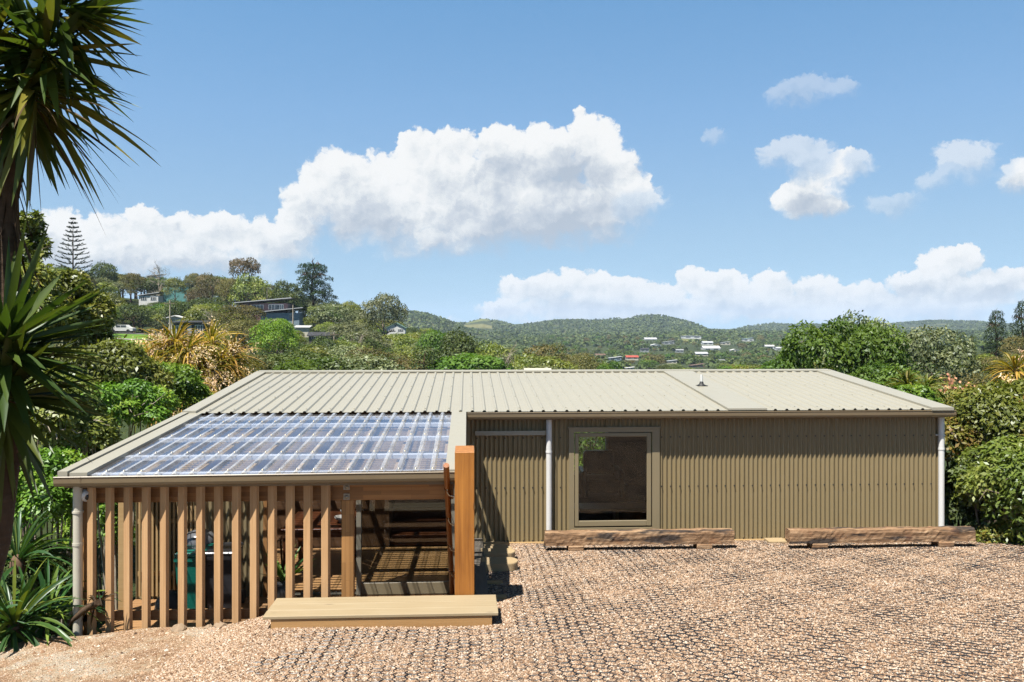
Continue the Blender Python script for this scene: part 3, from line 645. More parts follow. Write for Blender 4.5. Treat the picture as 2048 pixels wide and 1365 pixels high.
vb = MB(); vb.lathe([(.085, 0), (.08, .012), (.045, .03), (.04, .05), (.032, .075), (.027, .08)], (vx, 16.1, vz), 16); vb.box(vx - .1, vx + .1, 16.0, 16.2, vz, vz + .006)
vb.build('pipe_boot', M['rubber'], vpo)
# ---- gutters (a quarter-round trough) and their straps
GP = [(0, 0), (0, -.10), (.012, -.112), (.09, -.112), (.112, -.10), (.122, -.07), (.122, -.012), (.130, -.004), (.122, .004), (.114, -.004), (.114, -.068), (.106, -.094), (.088, -.104), (.012, -.104), (.006, 0)]
def gutter(x0, x1, yback, ztop, parent, nst, name='gutter', tilt=0):
    mb = MB(); mb.sweep([(p[0], p[1]) for p in GP], (x0, yback, ztop), (x1, yback, ztop + tilt), (0, -1, 0), (0, 0, 1), False, True)
    o = mb.build(name, M['gutter'], parent)
    for k in range(nst):
        st = MB(); x = x0 + (x1 - x0) * (k + .35) / nst
        st.sweep([(p[0] * 1.03 + .001, p[1] * 1.03 + .001) for p in GP[1:9]], (x, yback, ztop + tilt * (k + .35) / nst), (x + .035, yback, ztop + tilt * (k + .35) / nst), (0, -1, 0))
        st.build('gutter_strap', M['gutter'], o); return o
gutter(.0, XR + .06, YE + .09, ZE - .02, house, 9)
fs = MB(); fs.box(.0, XR, YE + .095, YE + .12, ZE - .15, ZE - .02); fs.box(.0, XR - .06, YE + .12, YW - .009, ZE - .15, ZE - .13); fs.build('fascia', M['gutter'], house)
def downpipe(x, y, z0, z1, m, parent, r=.048, clips=()):
    mb = MB(); mb.tube([(x, y, z0), (x, y, z1)], r, 18)
    for zz in (z0 + (z1 - z0) * .72,): mb.tube([(x, y, zz), (x, y, zz + .03)], r + .006, 18)
    o = mb.build('downpipe', m, parent)
    if clips:
        cb = MB()
        for zz in clips: cb.tube([(x, y, zz), (x, y, zz + .022)], r + .009, 16); cb.box(x - .075, x + .02, y + .02, y + r + .03, zz, zz + .02)
        cb.build('pipe_clip', m, o)
    return o
d1 = W(1098, 830, YW - .07); downpipe(d1.x, YW - .07, .03, ZE - .12, M['white'], house)
d2 = W(1882.5, 830, YW - .06); downpipe(d2.x, YW - .065, .03, ZE - .12, M['white'], house, clips=(W(1880, 872, YW - .06).z,))
# ---- inside
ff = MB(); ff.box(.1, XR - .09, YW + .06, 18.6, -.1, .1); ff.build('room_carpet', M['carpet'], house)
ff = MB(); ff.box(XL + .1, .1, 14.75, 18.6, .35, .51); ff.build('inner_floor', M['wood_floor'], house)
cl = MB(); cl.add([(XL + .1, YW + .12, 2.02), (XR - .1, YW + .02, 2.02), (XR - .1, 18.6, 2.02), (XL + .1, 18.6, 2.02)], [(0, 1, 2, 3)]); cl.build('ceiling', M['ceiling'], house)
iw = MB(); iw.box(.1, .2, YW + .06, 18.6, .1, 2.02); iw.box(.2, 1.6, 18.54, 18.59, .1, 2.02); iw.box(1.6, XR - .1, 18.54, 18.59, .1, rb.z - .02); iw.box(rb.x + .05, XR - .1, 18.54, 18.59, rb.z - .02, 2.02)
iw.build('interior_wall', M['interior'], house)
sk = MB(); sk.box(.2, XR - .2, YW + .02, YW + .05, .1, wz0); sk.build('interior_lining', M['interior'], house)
stp = MB()
for k in range(3):
    z = .17 * (k + 1); y0 = 13.95 + .27 * k
    stp.box(-1.26, -.15, y0 + .03, y0 + .26, z - .17, z - .03); stp.bev(-1.26, -.15, y0, y0 + .29, z - .03, z, .004)
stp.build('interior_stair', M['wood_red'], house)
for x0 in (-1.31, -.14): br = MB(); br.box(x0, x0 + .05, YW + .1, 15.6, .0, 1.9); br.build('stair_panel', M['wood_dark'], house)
# ------------------------------------------------------------------ pergola in front of the house
YP = 9.62; ZP = 1.93; SP = .062
def zp(Y): return ZP + SP * (Y - YP)
per = thing('pergola', (-2.3, 9.8, -.1), 'timber pergola with clear ribbed plastic roof and a screen of upright timber fins', 'pergola')
x_l, x_r = -4.18, -.25
ps = MB(); rbs = MB(); x = x_l + .02; k = 0
while x < x_r + .02:                                   # flat pans, and trapezoid ribs between them
    x1 = min(x + .118, x_r + .03); ps.sweep([(x, 0), (x1, 0)], (0, YP - .03, zp(YP - .03)), (0, 13.70, zp(13.70)))
    if x1 < x_r: rbs.sweep([(x1, 0), (x1 + .02, .029), (x1 + .052, .029), (x1 + .072, 0)], (0, YP - .03, zp(YP - .03)), (0, 13.70, zp(13.70)))
    x = x1 + .072
pso = ps.build('roof_sheet', M['poly'], per); rbs.build('sheet_ribs', M['polyrib'], pso)
wsh = MB()
for yy in (YP + .05, 10.64, 11.77, 12.85):
    x = x_l + .02 + .118 + .036
    while x < x_r: wsh.lathe([(.016, 0), (.014, .006), (.006, .008), (.006, .014), (0, .015)], (x, yy, zp(yy) + .028), 8); x += .19
tag(wsh.build('roof_screws', M['zinc'], pso), kind='stuff')
def pbarge(x0, x1, ya, yb, lift, fold):
    mb = MB(); za, zb = zp(ya) + lift, zp(yb) + lift
    mb.add([(x0, ya, za), (x1, ya, za), (x1, yb, zb), (x0, yb, zb), (x0, ya, za - fold), (x1, ya, za - fold), (x1, yb, zb - fold), (x0, yb, zb - fold)], [(0, 1, 2, 3), (0, 4, 5, 1), (0, 3, 7, 4), (1, 5, 6, 2), (4, 7, 6, 5)])
    return mb
pbarge(-4.49, -4.385, YP - .05, 13.62, .052, .06).build('barge_flashing', M['roof'], per)
pbarge(-4.365, -4.175, YP - .045, 13.62, .036, .045).build('barge_flashing', M['roof'], per)
pbarge(-.25, -.02, YP - .045, 13.64, .036, .05).build('barge_flashing', M['roof'], per)
ch = MB(); ch.box(-4.385, -4.365, YP, 13.6, 1.86, 1.9); ch.build('fascia', M['gutter'], per)
gutter(-4.52, -.10, YP + .04, ZP - .008, per, 6, tilt=.022)
f = MB(); f.box(-4.46, -.1, YP + .045, YP + .075, ZP - .15, ZP - .02); f.build('fascia', M['gutter'], per)
for yy in (YP + .10, 10.64, 11.77, 12.85, 13.5): pr_ = MB(); pr_.box(-4.4, -.22, yy - .07, yy + .07, zp(yy) - .055, zp(yy) - .008); pr_.build('purlin', M['white'], per)
nr_ = 8
for k in range(nr_):
    x = -4.34 + k * (4.34 - .28) / (nr_ - 1)
    r_ = MB(); r_.beam((x, YP + .28, zp(YP + .28) - .167), (x, 13.78, zp(13.78) - .167), .045, .14); r_.build('rafter', M['wood_pine'], per)
ba = MB(); yy = 10.05
while yy < 13.75:
    ba.box(-4.3, -.24, yy - .016, yy + .016, zp(yy) - .262, zp(yy) - .242); yy += .115
ba.build('ceiling_battens', M['wood_pine'], per)
bm = MB(); bzt = W(500, 966, 9.80).z + .04; bzb = W(500, 1003, 9.80).z
bm.bev(-4.40, -.16, 9.80, 9.89, bzb, bzt, .004); bmo = bm.build('beam', M['wood_beam'], per)
for py in (974, 994):
    q = W(693, py, 9.79); e = MB(); e.box(q.x - .035, q.x + .035, 9.788, 9.80, q.z - .035, q.z + .035); e.lathe([(.022, 0), (.022, .012), (0, .014)], (0, 0, 0), 8)
    for i in range(len(e.v) - 24, len(e.v)): vv = e.v[i]; e.v[i] = (q.x + vv[0], 9.788 - vv[2], q.z + vv[1])
    e.build('bolt_plate', M['zinc'], bmo)
def post(x0, x1, y0, y1, z0, z1, m='wood_postz'):
    e = MB(); e.bev(x0, x1, y0, y1, z0, z1, .006); return e.build('post', M[m], per)
q0 = W(153, 1000, 9.78).x; q1 = W(180, 1000, 9.78).x; post(q0, q1 + .03, 9.80, 9.89, -.9, bzb, 'wood_postz')
q0 = W(683, 1050, 9.81).x; q1 = W(708, 1050, 9.81).x; post(q0, q1, 9.805, 9.885, -.8, bzb)
q0 = W(236, 1050, 11.0).x; q1 = W(253, 1050, 11.0).x; post(q0, q1, 11.0, 11.1, -1.5, 1.78, 'wood_pine')
post(-4.42, -4.33, 13.72, 13.81, -1.5, 1.9)
rl = MB(); rl.box(-4.38, -2.12, 9.80, 9.845, W(300, 1241, 9.8).z, W(300, 1222, 9.8).z); rl.build('bottom_rail', M['wood_deck'], per)
LV = [179.9, 216.9, 253.9, 291.2, 327.4, 363.6, 398.7, 434.8, 471, 506.3, 542, 577.4, 612.2, 646.6]
xs_ = [W(p, 1000, 9.75).x for p in LV]; st_ = (xs_[-1] - xs_[0]) / 13
for k in range(14):
    x = xs_[0] + k * st_ + .035; e = MB()
    top = 1.835 + .012 * ((k * 7) % 3 - 1) * .5; bot = -.05 if k < 10 else .2
    e.bev(x - .053, x + .053, 9.712 - .0225, 9.712 + .0225, bot, top, .003, rz=R(-35), pivot=(x, 9.712, 0))
    e.build('louvre_fin', M['wood_fin'], per)
dk = MB(); y = 9.85; ZD = -.06
while y < 11.55: dk.box(-4.42, -.18, y, y + .086, ZD - .03, ZD); y += .091
dk.build('deck', M['wood_deck'], per)
# front wall of the room under the clear roof, with its wide glazed door
YD = 11.6
pw = MB(); xw = W(527, 1100, YD).x; corr(pw, -4.42, xw, ZD, 1.82, YD); pw.box(-4.42, -4.40, YD, 13.9, ZD, 1.8)
pw.build('porch_wall', M['cladding'], per)
sb = MB(); x = -4.36
while x < -3.62: sb.box(x, x + .026, YD - .075, YD - .05, ZD + .05, 1.72); x += .056
for z in (.25, .95, 1.62): sb.box(-4.38, -3.6, YD - .05, YD - .02, z, z + .06)
sb.build('batten_screen', M['wood_pine'], per)
e = MB(); e.box(xw, xw + .05, YD - .02, YD + .06, ZD, 1.82); e.build('wall_jamb', M['wood_postz'], per)
rm = MB(); rm.box(-4.40, -.16, YD + .06, 13.9, -.15, .0); rm.build('room_floor', M['wood_floor'], per)
x7 = W(718, 1100, YD).x
dr = thing('sliding_door', (-1.0, YD, ZD), 'wide glazed sliding door with a pale aluminium stile under the clear roof', 'door')
df = MB(); df.bev(x7 - .033, x7 + .033, YD - .03, YD + .04, ZD, 1.8, .005); df.build('stile', M['frame'], dr)
df = MB(); df.bev(-.22, -.165, YD - .03, YD + .04, ZD, 1.8, .005); df.build('stile', M['frame'], dr)
df = MB(); df.bev(x7 + .033, -.22, YD - .02, YD + .035, ZD + .005, ZD + .165, .004); df.build('bottom_frame', M['trim'], dr)
df = MB(); df.box(xw + .05, -.165, YD + .042, YD + .06, ZD, ZD + .03); df.build('floor_track', M['frame'], dr)
dp = MB(); dp.box(x7 + .033, -.22, YD + .005, YD + .011, ZD + .165, 1.78); dp.build('pane', M['glass'], dr)
dpx = W(144, 1000, 9.56).x
downpipe(dpx, 9.70, -.6, ZP - .12, M['cream'], per, .05, clips=(W(144, 1030, 9.6).z,))
# security camera under the gutter
cq = W(171, 990, 9.76); sc_ = thing('security_camera', (cq.x, cq.y, cq.z), 'small white dome security camera on the pergola beam beside the left post', 'security camera')
e = MB(); n0 = Vector((.72, -.62, -.3)).normalized()
ax = [cq + n0 * t for t in (-.03, 0, .03, .05, .065)]; e.tube(ax, [.058, .066, .068, .062, .05], 18); e.build('housing', M['white'], sc_)
e = MB(); e.tube([cq + n0 * .064, cq + n0 * .075, cq + n0 * .083], [.036, .03, .014], 16); e.build('lens', M['black'], sc_)

# ------------------------------------------------------------------ landing, post, handrail and stair at the gap
bn = thing('landing_step', (-.9, 9.1, .4), 'pale pine landing step of wide boards at the foot of the fins', 'step')
zt = .605
for k, (ya, yb) in enumerate(((8.80, 8.99), (8.995, 9.185), (9.19, 9.40))):
    e = MB(); e.bev(-2.09 + .004 * k, .32 - .003 * k, ya, yb, zt - .032, zt, .004); e.build('board', M['wood_bench'], bn)
e = MB(); e.bev(-2.01, .255, 8.812, 8.855, .12, zt - .034, .003); e.box(-2.01, -1.97, 8.856, 9.38, .1, zt - .034); e.box(.215, .255, 8.856, 9.38, .1, zt - .034); e.build('riser', M['wood_riser'], bn)
bp = thing('balustrade_post', (-.03, 9.5, .3), 'stout square orange stained timber post standing beside the landing', 'post')
pa = W(909.5, 905, 9.42); pb = W(949, 905, 9.42)
e = MB(); e.bev(pa.x, pb.x, 9.42, 9.95, .0, pa.z, .006); e.build('shaft', M['wood_orange'], bp)
e = MB(); y0, y1 = 9.96, 13.8
zz = lambda y: max(1.9 - (y - 9.96) * .95, .13 + .09 * (13.8 - y))
e.add([(x, y, z) for x in (pa.x + .02, pb.x - .02) for (y, z) in ((y0, -.2), (y1, -.2), (y1, zz(y1)), (11.5, zz(11.5)), (y0, zz(y0)))], [(0, 1, 2, 3, 4), (5, 9, 8, 7, 6), (3, 2, 7, 8), (4, 3, 8, 9), (0, 4, 9, 5)])
e.build('side_wall', M['wood_beam'], bp)
hr = thing('handrail', (-.24, 9.7, 1.0), 'round varnished timber handrail on steel brackets sloping down beside the orange post', 'handrail')
r0 = W(892.5, 931, 9.36); r1 = W(904.5, 1187, 11.35); r0v, r1v = r0, r1
knots = [0, .085, .30, .50, .715, 1.0]; seg = [0] + [.0] * 0
ts = [0, .150, .355, .565, .785, 1.0]
for k in range(5):
    e = MB(); a, c = r0.lerp(r1, ts[k] + (.006 if k else 0)), r0.lerp(r1, ts[k + 1] - .006); e.tube([a, c], .033, 16); e.build('rail', M['wood_rail'], hr)
for k in range(1, 6):
    j = r0.lerp(r1, ts[k]); e = MB(); dv = (r1 - r0).normalized()
    e.tube([j - dv * .05, j + dv * .05], .017, 10)
    e.tube([j, j + Vector((.0, .0, -.05)), j + Vector((.02, .01, -.085)), j + Vector((.06, .01, -.1)), Vector((pa.x + .021, j.y + .01, j.z - .1))], .0085, 8)
    e.build('bracket', M['steel'], hr)
sr = thing('porch_stair', (-.75, 10.0, -.06), 'short timber stair dropping from the pale landing into the pergola', 'stair')
for k in range(3):
    z = .42 - .17 * k; e = MB(); e.bev(-1.3, -.17, 9.45 + .28 * k, 9.74 + .28 * k, z - .04, z, .004); e.build('tread', M['wood_deck'], sr)
e = MB(); e.beam((-1.32, 9.45, .36), (-1.32, 10.35, -.04), .04, .12); e.build('stringer', M['wood_deck'], sr)
# edging plank and half-round slabs right of the post
ep = thing('edging_plank', (.17, 11.7, .3), 'grey weathered plank edging the gravel right of the orange post', 'plank')
e = MB(); e.beam((.165, 9.42, .52), (.165, 13.84, .11), .15, .06); e.build('plank', M['wood_grey'], ep)
e = MB(); e.beam((.165, 9.42, .36), (.165, 13.84, -.06), .05, .26); e.build('edge_board', M['wood_grey'], ep)
def slab(name, px, py, Y, w, dpt, th, lab, full=False, m='wood_end', group='timber slabs set in the gravel'):
    q = W(px, py, Y); x0 = q.x; n = 18; pts = []
    if full: pts = [(w / 2 * math.cos(2 * PI * k / 24) * (1 + .06 * math.sin(3 * k)), dpt / 2 * math.sin(2 * PI * k / 24)) for k in range(24)]
    else: pts = [(-w / 2, -dpt / 2)] + [(w * (.1 + .4 * math.sin(PI * k / n) ** .6), -dpt / 2 * math.cos(PI * k / n)) for k in range(n + 1)] + [(-w / 2, dpt / 2)]
    z = float(g(x0, Y)) ; e = MB(); N = len(pts)
    top = [(x0 + a, Y + c, z + th) for a, c in pts]; mid = [(x0 + a * 1.02, Y + c * 1.02, z + th - .012) for a, c in pts]; lo = [(x0 + a * 1.0, Y + c, z - .08) for a, c in pts]
    e.add(top + mid + lo, [tuple(range(N))] + [(k, (k + 1) % N, N + (k + 1) % N, N + k) for k in range(N)] + [(N + k, N + (k + 1) % N, 2 * N + (k + 1) % N, 2 * N + k) for k in range(N)])
    return tag(e.build(name, M[m]), lab, 'timber slab', group)
slab('timber_slab', 984, 1079, 13.62, .52, .20, .05, 'grey ended timber slab at the wall end of the plank')
slab('timber_slab', 993, 1093, 13.12, .48, .26, .06, 'pale half round timber slab second from the house wall')
slab('timber_slab', 996, 1108, 12.55, .50, .30, .11, 'thick half round timber slab third from the house wall')
slab('timber_slab', 999, 1130, 11.75, .50, .34, .12, 'largest half round timber slab nearest the orange post')
def flatboard(px0, px1, py, Y, dpt, lab):
    a, c = W(px0, py, Y), W(px1, py, Y); z = float(g((a.x + c.x) / 2, Y)); e = MB(); e.bev(a.x, c.x, Y - dpt / 2, Y + dpt / 2, z - .05, z + .028, .004)
    tag(e.build('sunken_board', M['wood_pine']), lab, 'board', 'boards sunk in the gravel')
flatboard(972, 1005, 1160, 10.75, .1, 'short pale board sunk in gravel beyond the landing step')
flatboard(985, 1013, 1195, 9.95, .12, 'short pale board sunk in shaded gravel right beside the landing step')
e = MB(); a, c = W(1530, 1072, 13.75), W(1566, 1072, 13.75); e.bev(a.x, c.x, 13.55, 13.8, .05, .09, .004); tag(e.build('board_offcut', M['wood_end']), 'square pale timber offcut lying against the olive wall between the two beams', 'offcut')
# round pole edging and two log slices at the far right corner
e = MB(); pts = [W(px, py, Y) for px, py, Y in ((1945, 1070, 14.1), (1975, 1072, 13.95), (2010, 1079, 13.7), (2048, 1088, 13.4), (2120, 1110, 12.9))]
pts = [Vector((p.x, p.y, float(g(p.x, min(p.y, 13.8))) + .03)) for p in pts]; e.tube(pts, .055, 10); tag(e.build('edging_pole', M['wood_pine']), 'curved pale pole edging the gravel at the right corner', 'edging')
slab('log_slice', 1962, 1066, 14.35, .46, .40, .10, 'flat pale log slice lying just right of the house corner', True, group='log slices at the corner')
slab('log_slice', 2000, 1073, 14.1, .42, .34, .09, 'flat pale log slice further from the house corner under the hedge', True, group='log slices at the corner')
# two old sleepers on blocks
def sleeper(x0, x1, y, lab, seed):
    r = np.random.default_rng(seed); t = thing('sleeper_bench', ((x0 + x1) / 2, y, 0), lab, 'timber beam', 'old timber beams set along the wall')
    nx_ = 60; sec = []; yb = .1; h = .205; z0 = .085 + float(g((x0 + x1) / 2, y - .1))
    ring = [(-yb, 0), (-yb, .05), (-yb, .1), (-yb, .155), (-yb + .012, h - .006), (-.05, h), (0, h), (.05, h), (yb - .012, h - .006), (yb, .15), (yb, .05), (yb, 0), (0, 0)]
    vs = []
    for i in range(nx_ + 1):
        x = x0 + (x1 - x0) * i / nx_
        wob = .008 * math.sin(i * .35 + seed) + .005 * math.sin(i * .9 + 2 * seed)
        for (a, bz) in ring: vs.append((x + (r.normal(0, .006) if i in (0, nx_) else 0), y + a + r.normal(0, .0035) + wob * .4, z0 + bz + r.normal(0, .003) + wob * (.6 if bz > .1 else .2)))
    N = len(ring); e = MB(); e.add(vs, [(i * N + k, (i + 1) * N + k, (i + 1) * N + (k + 1) % N, i * N + (k + 1) % N) for i in range(nx_) for k in range(N)] + [tuple(range(N)), tuple(range(nx_ * N + N - 1, nx_ * N - 1, -1))])
    e.build('beam', M['sleeper'], t)
    for fx in (.16, .84):
        xx = x0 + (x1 - x0) * fx; e = MB(); zz_ = float(g(xx, y)); e.bev(xx - .12, xx + .12, y - .13, y + .13, zz_ - .06, z0 - .001, .01); e.build('block', M['sleeper'], t)
sleeper(W(1091, 1080, 13.1).x, W(1469, 1080, 13.1).x, 13.2, 'dark streaked old timber beam below the window', 3)
sleeper(W(1580, 1080, 12.98).x, W(1951, 1080, 12.98).x, 13.08, 'reddish old timber beam with pale sawn end beside the right downpipe', 8)
# rocks along the crest at the left
for i, (px, py, s, lab) in enumerate(((357, 1266, .085, 'largest pale rock on the clay crest under the fins'), (418, 1262, .05, 'small tan rock on the crest below the fins, left of a tan boulder'), (441, 1258, .065, 'tan boulder at the crest nearest the landing step'), (66, 1290, .06, 'reddish rock beside the strap leaf plant'), (18, 1296, .045, 'small pale rock at the left edge below the strap leaf plant'), (205, 1300, .04, 'small reddish stone on clay in front of the leftmost fin'))):
    p = W(px, py, 9.38); r = np.random.default_rng(40 + i); e = MB(); prof = []
    bmv = []; n = 9
    for a in range(4):
        for k in range(n):
            th = 2 * PI * k / n; ph = [.0, .45, .95, 1.35][a]; rr = s * (1 + r.normal(0, .14)); bmv.append((p.x + rr * 1.2 * math.cos(th) * math.cos(ph), p.y + rr * math.sin(th) * math.cos(ph), float(g(p.x, p.y)) - .01 + rr * .8 * math.sin(ph)))
    e.add(bmv, [(a * n + k, a * n + (k + 1) % n, (a + 1) * n + (k + 1) % n, (a + 1) * n + k) for a in range(3) for k in range(n)] + [tuple(range(3 * n, 4 * n))])
    tag(e.build('rock', M['rockm'] if 'rockm' in M else M['concrete']), lab, 'rock', 'rocks on the clay crest')

# ------------------------------------------------------------------ things in the pergola and the room behind
def bin_(px, Y, lab, m):
    x = W(px, 1200, Y).x; t = thing('wheelie_bin', (x, Y, ZD), lab, 'bin', 'bins behind the fins'); z = ZD
    e = MB(); lo = [(-.15, -.2), (.15, -.2), (.15, .2), (-.15, .2)]; hi = [(-.18, -.25), (.18, -.25), (.18, .25), (-.18, .25)]
    e.add([(x + a, Y + c, z + .04) for a, c in lo] + [(x + a, Y + c, z + .74) for a, c in hi], [(0, 1, 5, 4), (1, 2, 6, 5), (2, 3, 7, 6), (3, 0, 4, 7), (3, 2, 1, 0)])
    e.box(x - .19, x + .19, Y - .27, Y - .25, z + .70, z + .75); e.build('body', m, t)
    e = MB(); e.bev(x - .19, x + .19, Y - .27, Y + .26, z + .75, z + .80, .015); e.build('lid', m, t)
    for s in (-1, 1):
        e = MB(); e.tube([(x + s * .155, Y + .24, z + .09), (x + s * .195, Y + .24, z + .09)], .09, 14); e.build('wheel', M['rubber'], t)
bin_(392, 11.05, 'bright green wheeled bin at the left behind the fins', M['green_bin'])
bin_(448, 11.1, 'dark wheeled bin right of the bright green one', M['charcoal'])
x = W(402, 1080, 11.45).x; t = thing('barbecue', (x, 11.45, ZD), 'round grey kettle barbecue behind the wheeled bins', 'barbecue'); yb_ = 11.4
e = MB(); e.lathe([(.21, .0), (.205, .06), (.15, .125), (.07, .155), (0, .16)], (x, yb_, .74), 24); e.build('lid', M['bbq_lid'], t)
e = MB(); e.lathe([(.0, -.15), (.1, -.13), (.18, -.06), (.21, 0)], (x, yb_, .735), 24); e.build('bowl', M['charcoal'], t)
for k in range(3):
    an = 2 * PI * k / 3; e = MB(); e.tube([(x + .1 * math.cos(an), yb_ + .1 * math.sin(an), .62), (x + .18 * math.cos(an), yb_ + .13 * math.sin(an), ZD)], .013, 8); e.build('leg', M['steel'], t)
# dining table, bowls, chairs
tx0, tx1, ty0, ty1, tz_ = -2.62, -1.68, 12.1, 13.3, .72
t = thing('dining_table', ((tx0 + tx1) / 2, 12.7, 0), 'red brown dining table seen through the open pergola doorway', 'table')
e = MB(); e.bev(tx0, tx1, ty0, ty1, tz_ - .04, tz_, .005); e.build('tabletop', M['wood_red'], t)
e = MB(); e.box(tx0 + .06, tx1 - .06, ty0 + .05, ty1 - .05, tz_ - .13, tz_ - .041); e.build('apron', M['wood_red'], t)
for xx in (tx0 + .06, tx1 - .06):
    for y in (ty0 + .06, ty1 - .06): e = MB(); e.box(xx - .035, xx + .035, y - .035, y + .035, .0, tz_ - .131); e.build('leg', M['wood_red'], t)
for (px, Y, r, lab) in ((738, 12.5, .12, 'wide pale bowl at the near end of the dining table'), (748, 12.95, .10, 'smaller pale bowl towards the middle of the dining table')):
    x = min(W(px, 1040, Y).x, tx1 - .14); e = MB(); e.lathe([(.04, 0), (.045, .01), (r * .8, .05), (r, .09), (r * .97, .09), (r * .75, .055), (0, .02)], (x, Y, tz_), 22)
    tag(e.build('bowl', M['ceramic']), lab, 'bowl', 'bowls on the dining table')
def chair(x, y, rz, lab):
    t = thing('dining_chair', (x, y, 0), lab, 'chair', 'chairs at the dining table'); q = lambda p: Vector((x, y, 0)) + Matrix.Rotation(rz, 3, 'Z') @ Vector(p)
    e = MB(); e.bev(x - .21, x + .21, y - .2, y + .2, .43, .47, .01, rz=rz, pivot=(x, y, 0)); e.build('seat', M['wood_dark'], t)
    for a in (-.18, .18):
        e = MB(); e.tube([q((a, -.18, .43)), q((a * 1.1, -.2, 0))], .016, 8); e.build('leg', M['wood_dark'], t)
        e = MB(); e.tube([q((a * 1.1, .22, 0)), q((a, .2, .45)), q((a, .26, .9))], .016, 8); e.build('leg', M['wood_dark'], t)
    e = MB(); e.beam(q((-.2, .255, .8)), q((.2, .255, .8)), .02, .14); e.build('backrest', M['wood_dark'], t)
chair(-2.95, 12.6, PI / 2, 'dark dining chair on the far left side of the table')
# dark armchair and a bench seen through the window
x0, x1 = W(1175, 1000, 17).x, W(1240, 1000, 17).x
t = thing('armchair', ((x0 + x1) / 2, 17.2, .1), 'dark upholstered armchair seen inside through the window', 'armchair')
e = MB(); e.bev(x0, x1, 17.0, 17.7, .22, .5, .04); e.build('seat', M['charcoal'], t)
e = MB(); e.bev(x0, x1, 17.55, 17.75, .51, 1.0, .05); e.build('backrest', M['charcoal'], t)
for xx in (x0 - .1, x1): e = MB(); e.bev(xx, xx + .1, 17.0, 17.7, .12, .68, .03); e.build('armrest', M['charcoal'], t)
t = thing('low_table', (W(1230, 1000, 14.9).x, 14.9, .1), 'low timber table just inside the window', 'table')
a, c = W(1130, 1000, 14.9).x, W(1330, 1000, 14.9).x; zt_ = W(1200, 1018, 14.6).z
e = MB(); e.box(a, c, 14.6, 15.1, zt_ - .04, zt_); e.build('tabletop', M['wood_floor'], t)
for xx in (a + .05, (a + c) / 2, c - .05): e = MB(); e.box(xx - .03, xx + .03, 14.7, 15.0, .1, zt_ - .041); e.build('leg', M['wood_floor'], t)
wf = MB(); wf.box(1.6, rb.x + .05, 18.53, 18.6, rb.z - .05, rb.z); wf.box(rb.x, rb.x + .05, 18.53, 18.6, rb.z, 1.7)
wf.build('window_frame', M['white'], house)
# black bag on the deck
x = W(342, 1200, 10.9).x; e = MB(); e.lathe([(.16, 0), (.2, .08), (.18, .2), (.1, .28), (.04, .31), (0, .31)], (x, 10.9, ZD), 14); tag(e.build('black_bag', M['rubber']), 'round black bag on the deck left of the green bin', 'bag')
# ------------------------------------------------------------------ foliage builders
def unit(a): return a / (np.linalg.norm(a, axis=-1, keepdims=True) + 1e-9)
def leafquads(C, A, N, L, Wd, fold=.18):
    A = unit(A); S = unit(np.cross(A, N)); N = unit(np.cross(S, A)); L = L[:, None]; Wd = Wd[:, None]
    mid = C + A * L * .48
    V = np.stack([C, mid + S * Wd * .5 + N * Wd * fold, C + A * L, mid - S * Wd * .5 + N * Wd * fold], 1)
    return V.reshape(-1, 3), np.arange(len(C) * 4).reshape(-1, 4)
def crown(lumps, n, leaf, r, up=.35, aspect=.45, shell=(.72, 1.06), droop=.25, cull=.62, squash=0, outward=.75, jit=.38):
    """leaves spread through the outer part of a set of lumps; returns verts, faces, a random value per leaf (partly shared by each lump)"""
    lumps = np.asarray(lumps, float); area = (lumps[:, 3] * lumps[:, 4] + lumps[:, 3] * lumps[:, 5] + lumps[:, 4] * lumps[:, 5])
    k = r.choice(len(lumps), n * 2, p=area / area.sum()); d = unit(r.standard_normal((n * 2, 3)))
    d[:, 2] = np.where(d[:, 2] < -.35, -d[:, 2] * .6, d[:, 2]); d = unit(d)
    rad = r.uniform(*shell, n * 2) ; P = lumps[k, :3] + d * lumps[k, 3:6] * rad[:, None]
    inside = np.zeros(len(P), bool)
    for j, l in enumerate(lumps):
        q = (((P - l[:3]) / l[3:6]) ** 2).sum(1); inside |= (q < cull ** 2) & (k != j)
    P, d, k = P[~inside][:n], d[~inside][:n], k[~inside][:n]; n = len(P)
    N = unit(d * outward + np.array([0, 0, up]) + r.standard_normal((n, 3)) * jit)
    A = unit(r.standard_normal((n, 3)) + d * .5 - np.array([0, 0, droop])); A = unit(A - N * (A * N).sum(1, keepdims=True) * .85)
    L = leaf * r.uniform(.6, 1.35, n)
    V, Fq = leafquads(P, A, N, L, L * aspect)
    lr = r.random(len(lumps)); rnd = np.clip(lr[k] * .6 + r.random(n) * .4, 0, 1)
    return V, Fq, rnd
